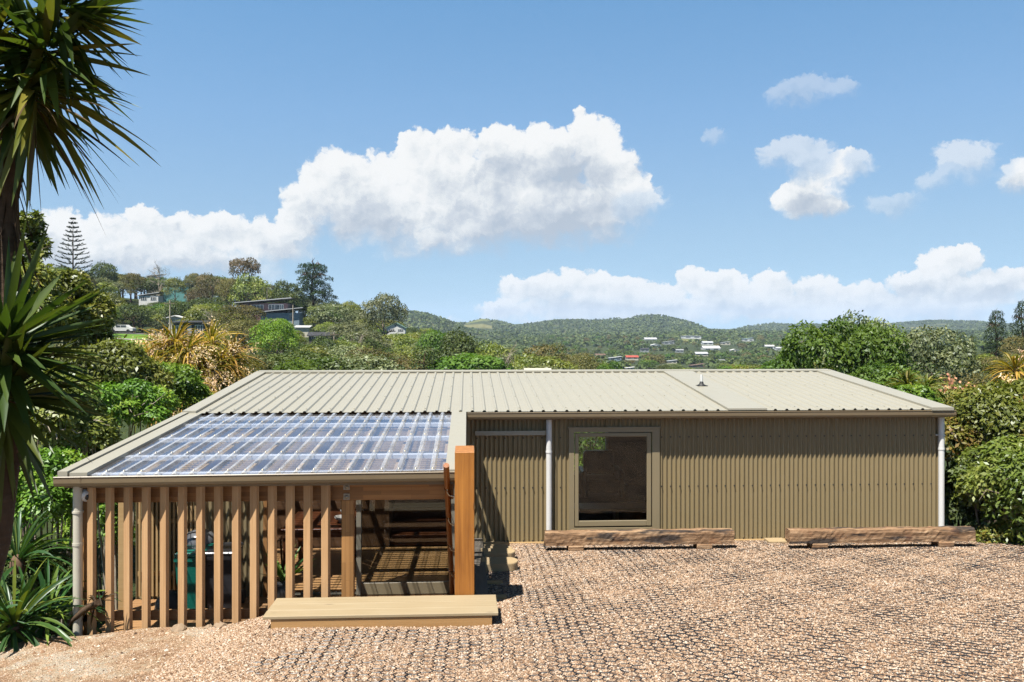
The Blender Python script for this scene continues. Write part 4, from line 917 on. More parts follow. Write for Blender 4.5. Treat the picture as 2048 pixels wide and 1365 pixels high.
def strap(base, dirs, L, Wd, droop, seg=6, r=rng, twist=.3, fold=.25, peak=.35):
    """long narrow leaves: a folded strip per leaf that arches over"""
    n = len(base); d = unit(np.asarray(dirs, float)); L = np.broadcast_to(L, n); Wd = np.broadcast_to(Wd, n); droop = np.broadcast_to(droop, n)
    sd = np.cross(d, [0, 0, 1.]); sd = np.where(np.linalg.norm(sd, axis=1, keepdims=True) < .15, np.array([[1., 0, 0]]), sd); sd = unit(sd + r.normal(0, twist, (n, 3)))
    rows = []
    for s in range(seg + 1):
        t = s / seg; p = base + d * (L * t)[:, None]; p[:, 2] -= droop * L * t ** 2.2
        w = (.45 + .55 * min(1, t / peak)) if t < peak else max(0.02, 1 - ((t - peak) / (1 - peak)) ** 1.6)
        tang = d.copy(); tang[:, 2] -= 2.2 * droop * t ** 1.2; tang = unit(tang); nn_ = unit(np.cross(sd, tang)); hw = (Wd * w * .5)[:, None]
        rows.append(np.stack([p + sd * hw + nn_ * hw * fold, p - nn_ * hw * fold * .3, p - sd * hw + nn_ * hw * fold], 1))
    V = np.stack(rows, 1); m = (seg + 1) * 3
    f = [(s * 3 + c, s * 3 + c + 1, s * 3 + c + 4, s * 3 + c + 3) for s in range(seg) for c in (0, 1)]
    Fq = np.array(f)[None] + (np.arange(n) * m)[:, None, None]
    return V.reshape(-1, 3), Fq.reshape(-1, 4), len(f)
def merge(parts):
    V = []; Fq = []; rn = []; o = 0
    for v, f, q in parts: V.append(v); Fq.append(f + o); rn.append(q); o += len(v)
    return np.vstack(V), np.vstack(Fq), np.concatenate(rn)
def head(c, axis, n, L, Wd, r, droop=(.05, .6), spread=(-.35, 1.0), rn=(0, 1), seg=6, fold=.25, base=.04, peak=.35):
    """a rosette of strap leaves round the end of a stem"""
    axis = np.asarray(axis, float) / np.linalg.norm(axis); t = unit(np.cross(axis, [.3, .5, .8])); u = np.cross(axis, t)
    a = r.uniform(spread[0], spread[1], n); ph = r.uniform(0, 2 * PI, n); s = np.sqrt(np.clip(1 - a ** 2, 0, 1))
    d = axis * a[:, None] + (t * np.cos(ph)[:, None] + u * np.sin(ph)[:, None]) * s[:, None]
    b = np.asarray(c) + d * base + axis * (a * .06)[:, None]
    f = 1 - (a - spread[0]) / (spread[1] - spread[0])
    v, fq, k = strap(b, d, L * r.uniform(.75, 1.1, n), Wd * r.uniform(.8, 1.15, n), droop[0] + (droop[1] - droop[0]) * f * r.uniform(.5, 1.2, n), seg, r, fold=fold, peak=peak)
    return v, fq, np.repeat(rn[0] + (rn[1] - rn[0]) * r.random(n), k)

G_ = {}
G_['yucca'] = leafmat('yucca_leaf', [(0.025, 0.0456, 0.009), (0.0425, 0.0672, 0.01), (0.0725, 0.0936, 0.014), (0.163, 0.132, 0.02)], .30, .10, .3)
G_['dead'] = leafmat('dead_leaf', [(0.0262, 0.0156, 0.0081), (0.0525, 0.033, 0.0149), (0.0896, 0.06, 0.0304)], .25, .03, .5)
G_['strap'] = leafmat('strap_leaf', [(0.0203, 0.0609, 0.0174), (0.0319, 0.087, 0.0203), (0.0653, 0.123, 0.0203), (0.145, 0.189, 0.029)], .22, .10, .28)
G_['bright'] = leafmat('glossy_bright_leaf', [(0.0522, 0.102, 0.0138), (0.0958, 0.173, 0.0193), (0.148, 0.239, 0.0276), (0.244, 0.28, 0.0413)], .32, .10, .3)
G_['olive'] = leafmat('olive_leaf', [(0.0678, 0.0909, 0.0165), (0.113, 0.141, 0.0248), (0.17, 0.192, 0.0358), (0.271, 0.242, 0.0551)], .28, .10, .32)
G_['hedge'] = leafmat('hedge_leaf', [(0.054, 0.0798, 0.0133), (0.096, 0.125, 0.019), (0.144, 0.171, 0.0285), (0.204, 0.171, 0.0333), (0.24, 0.114, 0.0333)], .28, .10, .3)
G_['grey'] = leafmat('grey_green_leaf', [(.06, .075, .026), (.10, .115, .042), (.15, .16, .07), (.20, .205, .12)], .25, .10, .32)
G_['fresh'] = leafmat('fresh_hedge_leaf', [(0.048, 0.0775, 0.0114), (0.09, 0.131, 0.019), (0.132, 0.171, 0.0266), (0.216, 0.228, 0.057)], .3, .10, .32)
G_['oak'] = leafmat('fresh_green_leaf', [(0.0365, 0.0764, 0.0131), (0.0626, 0.117, 0.0157), (0.0918, 0.154, 0.0209), (0.131, 0.191, 0.0391)], .34, .06, .35)
G_['lime'] = leafmat('lime_green_leaf', [(0.087, 0.152, 0.0174), (0.145, 0.232, 0.0232), (0.203, 0.29, 0.0319)], .36, .05, .4)
G_['manuka'] = leafmat('bronze_scrub_leaf', [(0.0508, 0.0522, 0.0174), (0.087, 0.0841, 0.0261), (0.131, 0.116, 0.0406), (0.174, 0.131, 0.058)], .22, .04, .5)
G_['dark'] = leafmat('dark_green_leaf', [(0.0313, 0.0496, 0.0151), (0.0522, 0.0744, 0.0206), (0.0784, 0.102, 0.0276), (0.113, 0.132, 0.0386)], .2, .05, .4)
G_['pohut'] = leafmat('silvery_green_leaf', [(0.0557, 0.0727, 0.0303), (0.0958, 0.116, 0.0496), (0.148, 0.165, 0.0758), (0.209, 0.223, 0.11)], .2, .07, .35)
G_['pine'] = leafmat('pine_needles', [(.014, .026, .010), (.022, .038, .013), (.036, .052, .018)], .12, .03, .5)
G_['gum'] = leafmat('gum_leaf', [(.055, .052, .02), (.085, .075, .03), (.12, .09, .045), (.15, .10, .05)], .25, .06, .4)
G_['bare'] = leafmat('grey_twigs', [(.10, .09, .07), (.16, .14, .11), (.2, .18, .15)], .1, .02, .6)
G_['cord'] = leafmat('golden_strap_leaf', [(0.091, 0.102, 0.012), (0.195, 0.168, 0.02), (0.338, 0.228, 0.035), (0.429, 0.264, 0.07)], .35, .06, .35)
G_['cordg'] = leafmat('green_strap_leaf', [(.05, .075, .012), (.09, .12, .02), (.16, .17, .035), (.26, .22, .06)], .35, .06, .35)
G_['plume'] = leafmat('cream_flower_plume', [(0.504, 0.324, 0.18), (0.66, 0.48, 0.3), (0.744, 0.6, 0.432)], .3, .02, .6)
G_['pink'] = leafmat('pink_flower', [(.30, .12, .09), (.42, .2, .13), (.5, .3, .16)], .3, .03, .5)
B_ = dict(yucca=barkmat('yucca_bark', (.03, .018, .011), (.085, .055, .034), 1.6, 26), wood=barkmat('grey_bark', (.06, .045, .03), (.2, .16, .12)), brown=barkmat('brown_bark', (.05, .03, .018), (.15, .095, .06)), pale=barkmat('pale_twig_bark', (.2, .16, .11), (.38, .33, .26)))

def limbs(r, base, top, rad, n, spread, sub=True, bend=.12):
    """a trunk with branching limbs, one mesh"""
    e = MB(); b0, t0 = Vector(base), Vector(top); pts = []; H = (t0 - b0).length
    for i in range(6):
        t = i / 5; pts.append(b0.lerp(t0, t) + Vector((r.normal(0, bend), r.normal(0, bend), 0)) * (H * .12 * (1 if 0 < i else 0)))
    e.tube(pts, [rad * (1.25 - t * .85) if i else rad * 1.5 for i, t in enumerate(np.linspace(0, 1, 6))], 8)
    tips = [pts[-1]]
    for k in range(n):
        i = r.integers(2, 6); s = pts[i]; an = 2 * PI * (k + r.uniform(-.3, .3)) / n
        d = Vector((math.cos(an) * spread[0] * r.uniform(.5, 1), math.sin(an) * spread[1] * r.uniform(.5, 1), spread[2] * r.uniform(.2, 1)))
        m_ = s + d * .5 + Vector((0, 0, .06 * H)); q = s + d; e.tube([s, m_, q], [rad * .5, rad * .33, rad * .14], 6); tips.append(q)
        if sub:
            for _ in range(2):
                w_ = m_.lerp(q, r.uniform(.2, .8)); e.tube([w_, w_ + Vector(r.normal(0, .28, 3)) * max(spread) * .5], [rad * .2, rad * .06], 5)
    return e, tips
def lumpset(r, c, R3, n, size=(.3, .5), flat=1.0, top=True, core=True):
    """sub-lumps sitting on an ellipsoid"""
    L = [(*c, R3[0] * .72, R3[1] * .72, R3[2] * .72)]
    for _ in range(n):
        d = r.standard_normal(3); d /= np.linalg.norm(d)
        if top and d[2] < -.3: d[2] = -d[2]
        s = r.uniform(*size); p = np.array(c) + d * np.array(R3) * r.uniform(.55, .82)
        L.append((*p, R3[0] * s, R3[1] * s, R3[2] * s * flat))
    return L if core else L[1:]

# ------------------------------------------------------------------ near plants
def shrub(name, c, R3, n, leaf, m, lab, cat='shrub', group=None, seed=0, nl=16, aspect=.45, stems=7, size=(.28, .5), up=.35, stemm='wood', flowers=None, zb=None, twigs=0, core=True):
    r = np.random.default_rng(seed); zb = c[2] - R3[2] if zb is None else zb
    t = thing(name, (c[0], c[1], zb), lab, cat, group)
    V, Fq, rn = crown(lumpset(r, c, R3, nl, size, core=core), n, leaf, r, up, aspect)
    npmesh('foliage', V, Fq, G_[m], t, rn)
    e = MB()
    for k in range(stems):
        a = 2 * PI * k / stems + r.uniform(0, .5); s = Vector((c[0] + .12 * R3[0] * math.cos(a), c[1] + .12 * R3[1] * math.sin(a), zb))
        q = Vector((c[0] + .75 * R3[0] * math.cos(a) * r.uniform(.3, 1), c[1] + .75 * R3[1] * math.sin(a) * r.uniform(.3, 1), c[2] + R3[2] * r.uniform(0, .7)))
        md = s.lerp(q, .5) + Vector(r.normal(0, .1, 3)) * max(R3); rr = .012 + .012 * max(R3); e.tube([s, md, q], [rr * 1.3, rr * .8, rr * .25], 6)
    for k in range(twigs):
        d = r.standard_normal(3); d /= np.linalg.norm(d); d[2] = abs(d[2]) * .6; d[1] = -abs(d[1]); p = Vector(np.array(c) + d * np.array(R3) * .75); q = Vector(np.array(c) + d * np.array(R3) * 1.08) + Vector(r.normal(0, .12, 3)); e.tube([p, p.lerp(q, .5) + Vector(r.normal(0, .05, 3)), q], [.011, .008, .003], 5)
    e.build('stems', B_[stemm], t)
    if flowers:
        pts = np.array(flowers); P = np.vstack([p[:3] + r.standard_normal((24, 3)) * p[3] for p in pts]); q = len(P)
        A = r.standard_normal((q, 3)); N = unit(r.standard_normal((q, 3)) + [0, -.5, .8]); v, f = leafquads(P, A, N, np.full(q, .085), np.full(q, .05)); tag(npmesh('flowers', v, f, G_['pink'], t, r.random(q)), kind='stuff')
    return t
# left thicket between the yucca and the pergola
LB = [ # px, py of the centre, distance, rx, rz, leaves, leaf size, material, label
 (140, 655, 17.5, 1.15, 1.4, 15000, .085, 'olive', 'tall loose olive green tree shrub beside the yucca against the sky'),
 (52, 520, 16.0, .55, 1.15, 3600, .085, 'olive', 'tallest sparse shrub poking up behind the yucca trunk'),
 (172, 680, 19.5, .8, 1.0, 8000, .08, 'grey', 'silvery leaved shrub left of the green lawn'),
 (210, 760, 15.5, 1.2, .8, 9000, .075, 'olive', 'mid olive shrub behind the lower yucca leaves'),
 (330, 800, 17.5, 1.0, .75, 9000, .075, 'bright', 'bright green shrub under the golden strap leaved tree'),
 (235, 830, 14.6, 1.0, .72, 9500, .07, 'bright', 'bright glossy shrub hard against the left roof edge'),
 (110, 860, 13.0, .95, 1.0, 10000, .07, 'olive', 'leafy shrub between yucca trunk and roof corner'),
 (90, 1010, 12.3, .75, .95, 7000, .07, 'bright', 'lower bright shrub beside the cream downpipe'),
 (60, 1180, 12.0, .9, .8, 4500, .07, 'dark', 'shaded shrub low behind the strap leaf plant'),
 (55, 620, 15.2, .75, .9, 6000, .085, 'olive', 'olive shrub behind the yucca trunk under the tallest sparse shrub'),
 (150, 905, 16.5, .9, .9, 6000, .075, 'dark', 'dark shrub in the shade behind the bright shrub at the roof edge'),
 (-110, 640, 16.0, 1.4, 1.6, 5000, .1, 'olive', 'olive shrub beyond the left edge of the photo beside the yucca'), (-260, 760, 14.0, 1.5, 1.5, 5000, .1, 'bright', 'bright shrub beyond the left edge of the photo'), (-140, 930, 13.0, 1.2, 1.4, 4500, .1, 'dark', 'dark shrub low beyond the left edge of the photo'), (-420, 700, 18.0, 2.2, 2.2, 5000, .12, 'olive', 'large olive shrub furthest beyond the left edge of the photo'),
 (205, 1060, 15.0, .8, 1.3, 7000, .07, 'bright', 'sunny shrub seen through the left fins of the pergola'),
]
for i, (px, py, d, rx, rz, n, lf, m, lab) in enumerate(LB):
    c = D(px, py, d); shrub('shrub', (c.x, c.y, c.z), (rx * .84, rx * .76, rz * .84), n, lf * 1.25, m, lab, 'shrub', 'shrubs left of the house', 100 + i, 44 if i in (0, 1, 10) else 20, zb=min(c.z - rz, max(-1.6, gz(c.x, c.y) - .05)), core=i not in (0, 1, 10), size=(.14, .27) if i in (0, 1, 10) else (.28, .5), stemm='pale' if i in (3, 5, 6) else 'wood', twigs=30 if i in (3, 5, 6) else 8)
# hedge at the right
RB = [
 (1985, 905, 15.6, 1.25, 1.25, 15000, .075, 'hedge', 'red tipped shrub at the right behind the house corner', None),
 (1975, 985, 14.4, .8, .85, 8000, .07, 'fresh', 'fresh green leafy shrub beside the right downpipe', None),
 (2040, 1000, 13.7, .85, 1.05, 9000, .075, 'fresh', 'big fresh green shrub at the right edge of the photo', None),
 (1915, 1020, 14.9, .6, .7, 4500, .07, 'dark', 'dark low shrub in the gap beside the house corner', None),
 (1930, 860, 16.5, .95, .8, 8000, .075, 'hedge', 'flowering shrub with pink heads above the right gutter', [(1905, 765, 16.0, .07), (1938, 772, 16.0, .06), (1895, 775, 16, .06)]),
 (2075, 850, 16.8, 1.0, .9, 7000, .075, 'hedge', 'tall mixed shrub at the far right under the golden strap leaves', None),
 (2040, 1075, 13.9, .75, .5, 4000, .065, 'hedge', 'low leafy shrub over the curved edging pole', None),
 (2170, 930, 15.0, 1.2, 1.3, 5000, .1, 'fresh', 'fresh green shrub just beyond the right edge of the photo', None), (2330, 860, 17.0, 1.8, 1.9, 5000, .11, 'hedge', 'large mixed shrub beyond the right edge of the photo', None), (2480, 980, 16.0, 1.8, 1.6, 4000, .11, 'olive', 'olive shrub furthest beyond the right edge of the photo', None),
 (1820, 825, 19.0, .7, .6, 4500, .075, 'bright', 'small bright shrub peeping over the right roof slope', None),
]
for i, (px, py, d, rx, rz, n, lf, m, lab, fl_p) in enumerate(RB):
    c = D(px, py, d); shrub('shrub', (c.x, c.y, c.z), (rx * .9, rx * .8, rz * .88), n, lf * 1.3, m, lab, 'shrub', 'hedge right of the house', 200 + i, 20, zb=max(-1.6, min(c.z - rz, .0)), twigs=10, flowers=None if not fl_p else [(*D(a, b_, dd), s) for a, b_, dd, s in fl_p])
# foliage behind the house seen through its rear window
c = Vector((2.8, 21.2, .3)); shrub('shrub', tuple(c), (1.5, .9, 1.5), 4000, .11, 'bright', 'sunlit shrub seen through the far window inside the room', seed=301, zb=-1.6)

# yucca tree, close to the camera at the left; its stem leans in from beyond the left edge
yd = 4.6; ks = .523
yb = D(-95, 1660, yd); yt = thing('yucca_tree', (yb.x, yb.y, float(g(yb.x, yb.y)) - .02), 'tall shaggy yucca tree with spiky green leaf heads at the left edge', 'yucca')
e = MB(); tp = [D(-110, 1690, yd), D(-90, 1450, yd), D(-62, 1270, yd), D(-8, 1080, yd), D(15, 900, yd), D(22, 760, yd), D(18, 520, yd), D(14, 330, yd), D(26, 200, yd), D(60, 100, yd)]
e.tube(tp, [q * ks for q in (.19, .17, .155, .14, .13, .12, .105, .10, .09, .07)], 14)
e.tube([D(14, 330, yd), D(-30, 180, yd), D(-40, 90, yd)], [.05, .045, .035], 10); e.tube([D(60, 100, yd), D(95, 55, yd), D(118, 22, yd)], [.035, .03, .025], 10); e.tube([D(26, 200, yd), D(52, 130, yd), D(78, 108, yd)], [.04, .035, .03], 10)
e.tube([D(20, 900, yd), D(12, 800, yd - .1), D(8, 725, yd - .15)], [.06, .05, .045], 10)
e.build('trunk', B_['yucca'], yt)
r = np.random.default_rng(5)
def nv(p): return np.array(p)
HD = [(D(118, 30, yd - .05), (.6, -.3, .5), 80, .86, (.0, .16), (-.55, 1)), (D(80, 108, yd - .05), (.6, -.25, .0), 75, .92, (.02, .25), (-.6, .9)), (D(10, 50, yd), (-.1, -.3, .9), 70, .9, (.03, .25), (-.5, 1)),
      (D(32, 185, yd), (.35, -.2, -.25), 66, .88, (.08, .35), (-.5, .9)), (D(-30, 130, yd - .05), (-.2, -.3, .5), 70, .95, (.05, .3), (-.5, 1))]
for k, (c, ax, n, L, dr, sp) in enumerate(HD):
    v, f_, q = head(nv(c), ax, n, L * ks, .105 * ks, r, dr, sp, (0, .95)); npmesh('leaf_head', v, f_, G_['yucca'], yt, q)
v, f_, q = head(nv(D(66, 165, yd - .05)), (.5, -.3, -1), 38, 1.18 * ks, .085 * ks, r, (.05, .25), (.35, .96), (.6, 1)); npmesh('drooping_leaves', v, f_, G_['yucca'], yt, q)
v, f_, q = head(nv(D(60, 190, yd - .05)), (.55, -.3, -1), 16, 1.2 * ks, .06 * ks, r, (.05, .25), (.5, .96), (.3, 1)); npmesh('dead_leaves', v, f_, G_['dead'], yt, q)
parts = []
for k in range(6):
    c = nv(D(16 + 8 * math.sin(k), 240 + 80 * k, yd)); parts.append(head(c, (0.03, -.1, -1), 8, .75 * ks, .045 * ks, r, (.0, .03), (.93, .995), (0, 1), base=.07))
v, f_, q = merge(parts); npmesh('dead_leaf_skirt', v, f_, G_['dead'], yt, q)
lows = [(D(8, 705, yd - .2), (.2, -.35, .75), 105, 1.1, (.0, .14), (-.35, 1)), (D(4, 800, yd - .18), (.25, -.4, .05), 80, 1.0, (.08, .3), (-.5, .9))]
for k, (c, ax, n, L, dr, sp) in enumerate(lows):
    v, f_, q = head(nv(c), ax, n, L * ks, .11 * ks, r, dr, sp, (0, .6)); npmesh('leaf_head', v, f_, G_['yucca'], yt, q)
# strap leaf plants at the bottom left
cp = D(40, 1268, 9.1)
def clivia(px, py, d, n, L, wd, seed, lab):
    c = D(px, py, d); c.z = max(c.z, float(g(c.x, c.y)) - .05) if d < 9.5 else c.z; r = np.random.default_rng(seed); t = thing('strap_leaf_plant', tuple(c), lab, 'plant', 'strap leaf plants under the yucca')
    v, f_, q = head(nv(c), (.12, -.25, 1), n, L, wd, r, (.25, .95), (.12, .97), (0, 1), seg=8, peak=.5); npmesh('leaves', v, f_, G_['strap'], t, q)
    e = MB(); e.lathe([(.10, -.1), (.09, .05), (.05, .12), (0, .14)], c, 10); e.build('crown_base', B_['brown'], t)
clivia(28, 1262, 9.25, 95, 1.05, .055, 61, 'large dark strap leaf plant at the bottom left corner')
clivia(95, 1250, 9.7, 60, .95, .05, 62, 'strap leaf plant leaning over the cream downpipe')
clivia(-45, 1268, 9.2, 60, 1.0, .055, 63, 'strap leaf plant cut by the left edge of the photo')
clivia(35, 1130, 11.2, 50, .95, .05, 64, 'strap leaf plant further back under the yucca trunk')
e = MB(); a, c = D(140, 1245, 9.45), D(196, 1205, 9.3); e.tube([a, a.lerp(c, .5) + Vector((0, 0, .02)), c], [.03, .032, .036], 10)
st = thing('dead_stem', tuple(a), 'dark dead ringed yucca stem poking out before the downpipe', 'dead stem'); e.build('stem', B_['yucca'], st)
v, f_, q = head(nv(c), (.6, -.3, .3), 22, .17, .03, r, (.2, .9), (-.6, 1), (0, .4), seg=4); npmesh('withered_leaves', v, f_, G_['dead'], st, q)
# pot plant on the deck
px_ = W(567, 1180, 11.35).x; t = thing('pot_plant', (px_, 11.35, -.06), 'green leafed plant in a dark pot by the doors', 'pot plant')
e = MB(); e.lathe([(.0, 0), (.09, 0), (.12, .1), (.13, .24), (.115, .24), (.10, .2), (0, .2)], (px_, 11.35, -.06), 18); e.build('pot', M['pot'], t)
v, f_, q = head(np.array([px_, 11.35, .15]), (0, 0, 1), 16, .55, .07, r, (.05, .3), (.55, .98), (.3, 1)); npmesh('leaves', v, f_, G_['strap'], t, q)

# cordylines (cabbage trees)
def cordyline(px_, py_, d, lab, heads, L, m, plume, seed, zbase=None, wd=.055):
    r = np.random.default_rng(seed); b0 = D(px_, py_, d); zb = gz(b0.x, b0.y) if zbase is None else zbase
    t = thing('cabbage_tree', (b0.x, b0.y, zb), lab, 'cabbage tree', 'strap leaved cabbage trees'); e = MB(); low = min(h[1] for h in heads)
    for i, (hx, hy, dd) in enumerate(heads):
        c = D(hx, hy, d + dd); sp = Vector((b0.x, b0.y, c.z - 1.1)); sp = Vector((b0.x + (c.x - b0.x) * .35, b0.y, c.z - L * 1.4))
        e.tube([Vector((b0.x + .05 * i, b0.y, zb)), Vector((b0.x + .05 * i, b0.y, zb)).lerp(sp, .6), sp, c], [.13, .11, .08, .055], 8)
        v, f_, q = head(nv(c), (c.x - b0.x, -.2, 1.2), 120, L, wd, r, (.35, 1.15), (-.5, 1), (0, 1), seg=7); npmesh('leaf_head', v, f_, G_[m], t, q)
        if plume:
            parts = []
            for _ in range(6):
                dv = unit(np.array([r.normal(0, .8), r.normal(-.3, .6), r.uniform(-.35, .7)])); k = 130
                tt = r.random(k) * L * .85; P = nv(c) + dv * tt[:, None] + r.standard_normal((k, 3)) * .075 * (tt / L + .35)[:, None]; P[:, 2] -= .25 * tt ** 2
                vv, ff = leafquads(P, r.standard_normal((k, 3)), r.standard_normal((k, 3)), np.full(k, .075), np.full(k, .035)); parts.append((vv, ff, r.random(k)))
            v, f_, q = merge(parts); tag(npmesh('flower_plume', v, f_, G_['plume'], t, q), kind='stuff')
    e.build('trunk', B_['wood'], t)
cordyline(355, 800, 25, 'large golden cabbage tree left of the roof ridge', [(350, 690, 0), (395, 715, .4), (305, 735, -.3), (440, 735, .3), (365, 740, -.5), (460, 715, .8), (420, 690, .6), (330, 700, .2), (375, 705, -.3), (415, 745, -.2)], 1.2, 'cord', True, 71, wd=.055)
cordyline(375, 820, 22, 'smaller golden cabbage tree in front touching the left roof edge', [(375, 775, 0), (340, 790, .3), (400, 800, .2)], .85, 'cord', True, 72)
cordyline(1830, 850, 21, 'green cabbage tree behind the right roof edge', [(1815, 775, 0), (1850, 780, .3), (1838, 800, -.2)], .72, 'cordg', False, 73)
cordyline(2040, 800, 18.5, 'golden cabbage tree at the right edge of the photo', [(2030, 748, 0), (2060, 762, .3), (2048, 780, -.3)], .75, 'cord', True, 74)
# ------------------------------------------------------------------ trees and houses further off
def proto(name, cat, m, barkm, lumps, n, leaf, seed, trunk=(.5, .03, 5, (.3, .3, .25)), aspect=.5, up=.35, shell=(.72, 1.06), cull=.62, extra=None):
    r = np.random.default_rng(seed); t = thing(name, (0, 0, 0), 'x', cat)
    V, Fq, rn = crown(lumps, n, leaf, r, up, aspect, shell, cull=cull); npmesh('crown', V, Fq, G_[m], t, rn)
    e, _ = limbs(r, (0, 0, -.03), (0, 0, trunk[0]), trunk[1], trunk[2], trunk[3]); e.build('trunk', B_[barkm], t)
    w = np.abs(V[:, :2]).max(0).mean() * 2; h = V[:, 2].max()
    return dict(root=t, used=False, w=w, h=h)
def L_(seed, c, R3, n, size=(.28, .46), flat=1.0): return lumpset(np.random.default_rng(seed), c, R3, n, size, flat)
def pine_lumps(seed, n=24, conic=.5, z0=.32, R=.3):
    r = np.random.default_rng(seed); L = []
    for k in range(n):
        z = z0 + (.97 - z0) * k / (n - 1); rr = R * (1 - (z - z0) / (1 - z0) * (1 - conic) * 1.2) * r.uniform(.5, 1.1); a = k * 2.4 + r.uniform(-.4, .4); s = r.uniform(.07, .13)
        L.append((rr * math.cos(a), rr * math.sin(a), z, s * 1.35, s * 1.35, s * .5))
        L.append((rr * .4 * math.cos(a + .5), rr * .4 * math.sin(a + .5), z + .01, s * 1.1, s * 1.1, s * .5))
    return L
T_ = {}
T_['round'] = [proto('round_tree', 'tree', 'oak', 'wood', L_(401 + i, (0, 0, .60), (.40, .40, .36), 26), 3800, .045, 410 + i) for i in range(2)]
T_['olive'] = [proto('olive_tree', 'tree', 'olive', 'wood', L_(421 + i, (0, 0, .55), (.48, .48, .38), 30), 3800, .045, 420 + i) for i in range(2)]
T_['scrub'] = [proto('scrub_tree', 'tree', 'manuka', 'brown', L_(431 + i, (0, 0, .55), (.55, .55, .40), 34, (.2, .36), .8), 4200, .035, 430 + i, up=.6) for i in range(3)]
T_['dark'] = [proto('dark_tree', 'tree', 'dark', 'brown', L_(441 + i, (0, 0, .55), (.45, .45, .42), 30), 3800, .045, 440 + i) for i in range(2)]
T_['pohut'] = [proto('silvery_tree', 'tree', 'pohut', 'wood', L_(451 + i, (0, 0, .56), (.55, .55, .40), 36, (.2, .36)), 4200, .042, 450 + i) for i in range(2)]
T_['lime'] = [proto('lime_tree', 'tree', 'lime', 'wood', L_(461, (0, 0, .55), (.46, .46, .42), 34, (.2, .4)), 5500, .036, 460)]
T_['bare'] = [proto('bare_tree', 'tree', 'bare', 'pale', L_(471, (0, 0, .58), (.36, .36, .40), 30, (.2, .36)), 1500, .035, 470, aspect=.14, trunk=(.75, .02, 14, (.36, .36, .35)))]
T_['rust'] = [proto('rusty_tree', 'tree', 'gum', 'brown', L_(481, (0, 0, .55), (.52, .52, .40), 30, (.2, .36)), 4000, .038, 480)]
T_['gum'] = [proto('gum_tree', 'tree', 'gum', 'pale', L_(491, (-.04, 0, .76), (.34, .34, .22), 16, (.25, .45)) + L_(492, (.14, .05, .45), (.42, .42, .22), 18, (.25, .45)) + L_(493, (-.24, 0, .34), (.32, .32, .22), 12), 6500, .036, 490, cull=.75, trunk=(.72, .028, 9, (.3, .3, .2)))]
T_['pine'] = [proto('pine_tree', 'tree', 'pine', 'brown', pine_lumps(501, 26, .75, .36, .36), 8500, .038, 500, trunk=(.93, .03, 12, (.33, .33, .12)), aspect=.3, cull=.8),
              proto('pine_tree', 'tree', 'pine', 'brown', pine_lumps(502, 22, .25, .16, .30), 4200, .040, 501, trunk=(.95, .025, 12, (.22, .22, .08)), aspect=.3, cull=.8)]
T_['conifer'] = [proto('conifer', 'tree', 'dark', 'brown', pine_lumps(511, 30, .0, .06, .2), 3000, .045, 510, trunk=(.95, .022, 8, (.15, .15, .05)), aspect=.35, cull=.85)]
T_['clump'] = [proto('village_tree', 'tree', m, 'brown', L_(521 + i, (0, 0, .54), (.5, .5, .42), 14), 420, .13, 520 + i) for i, m in enumerate(('dark', 'manuka', 'oak'))]
def top_h(px, pyt, d):
    q = D(px, pyt, d); return q, gz(q.x, q.y)
TB = []
def tree(px, pyt, wpx, d, kind, lab, group=None, var=None, seed=None):
    q, z0 = top_h(px, pyt, d); P = T_[kind]; p = P[(len(TB) if var is None else var) % len(P)]
    h = max((q.z - z0) / p['h'], .8); sxy = min(max((wpx * d / F) / (p['w'] * h), .35), 2.6)
    rz = (px * 7.13 + d * 3.1) % (2 * PI); TB.append((px, pyt, wpx, d))
    if not p['used']:
        o = p['root']; p['used'] = True; o.location = (q.x, q.y, z0); o.rotation_euler.z = rz; o.scale = (h * sxy, h * sxy, h)
    else: o = dup(p['root'], (q.x, q.y, z0), rz, h, None, None, sxy)
    o['label'] = lab
    if group: o['group'] = group
    elif 'group' in o: del o['group']
    return o
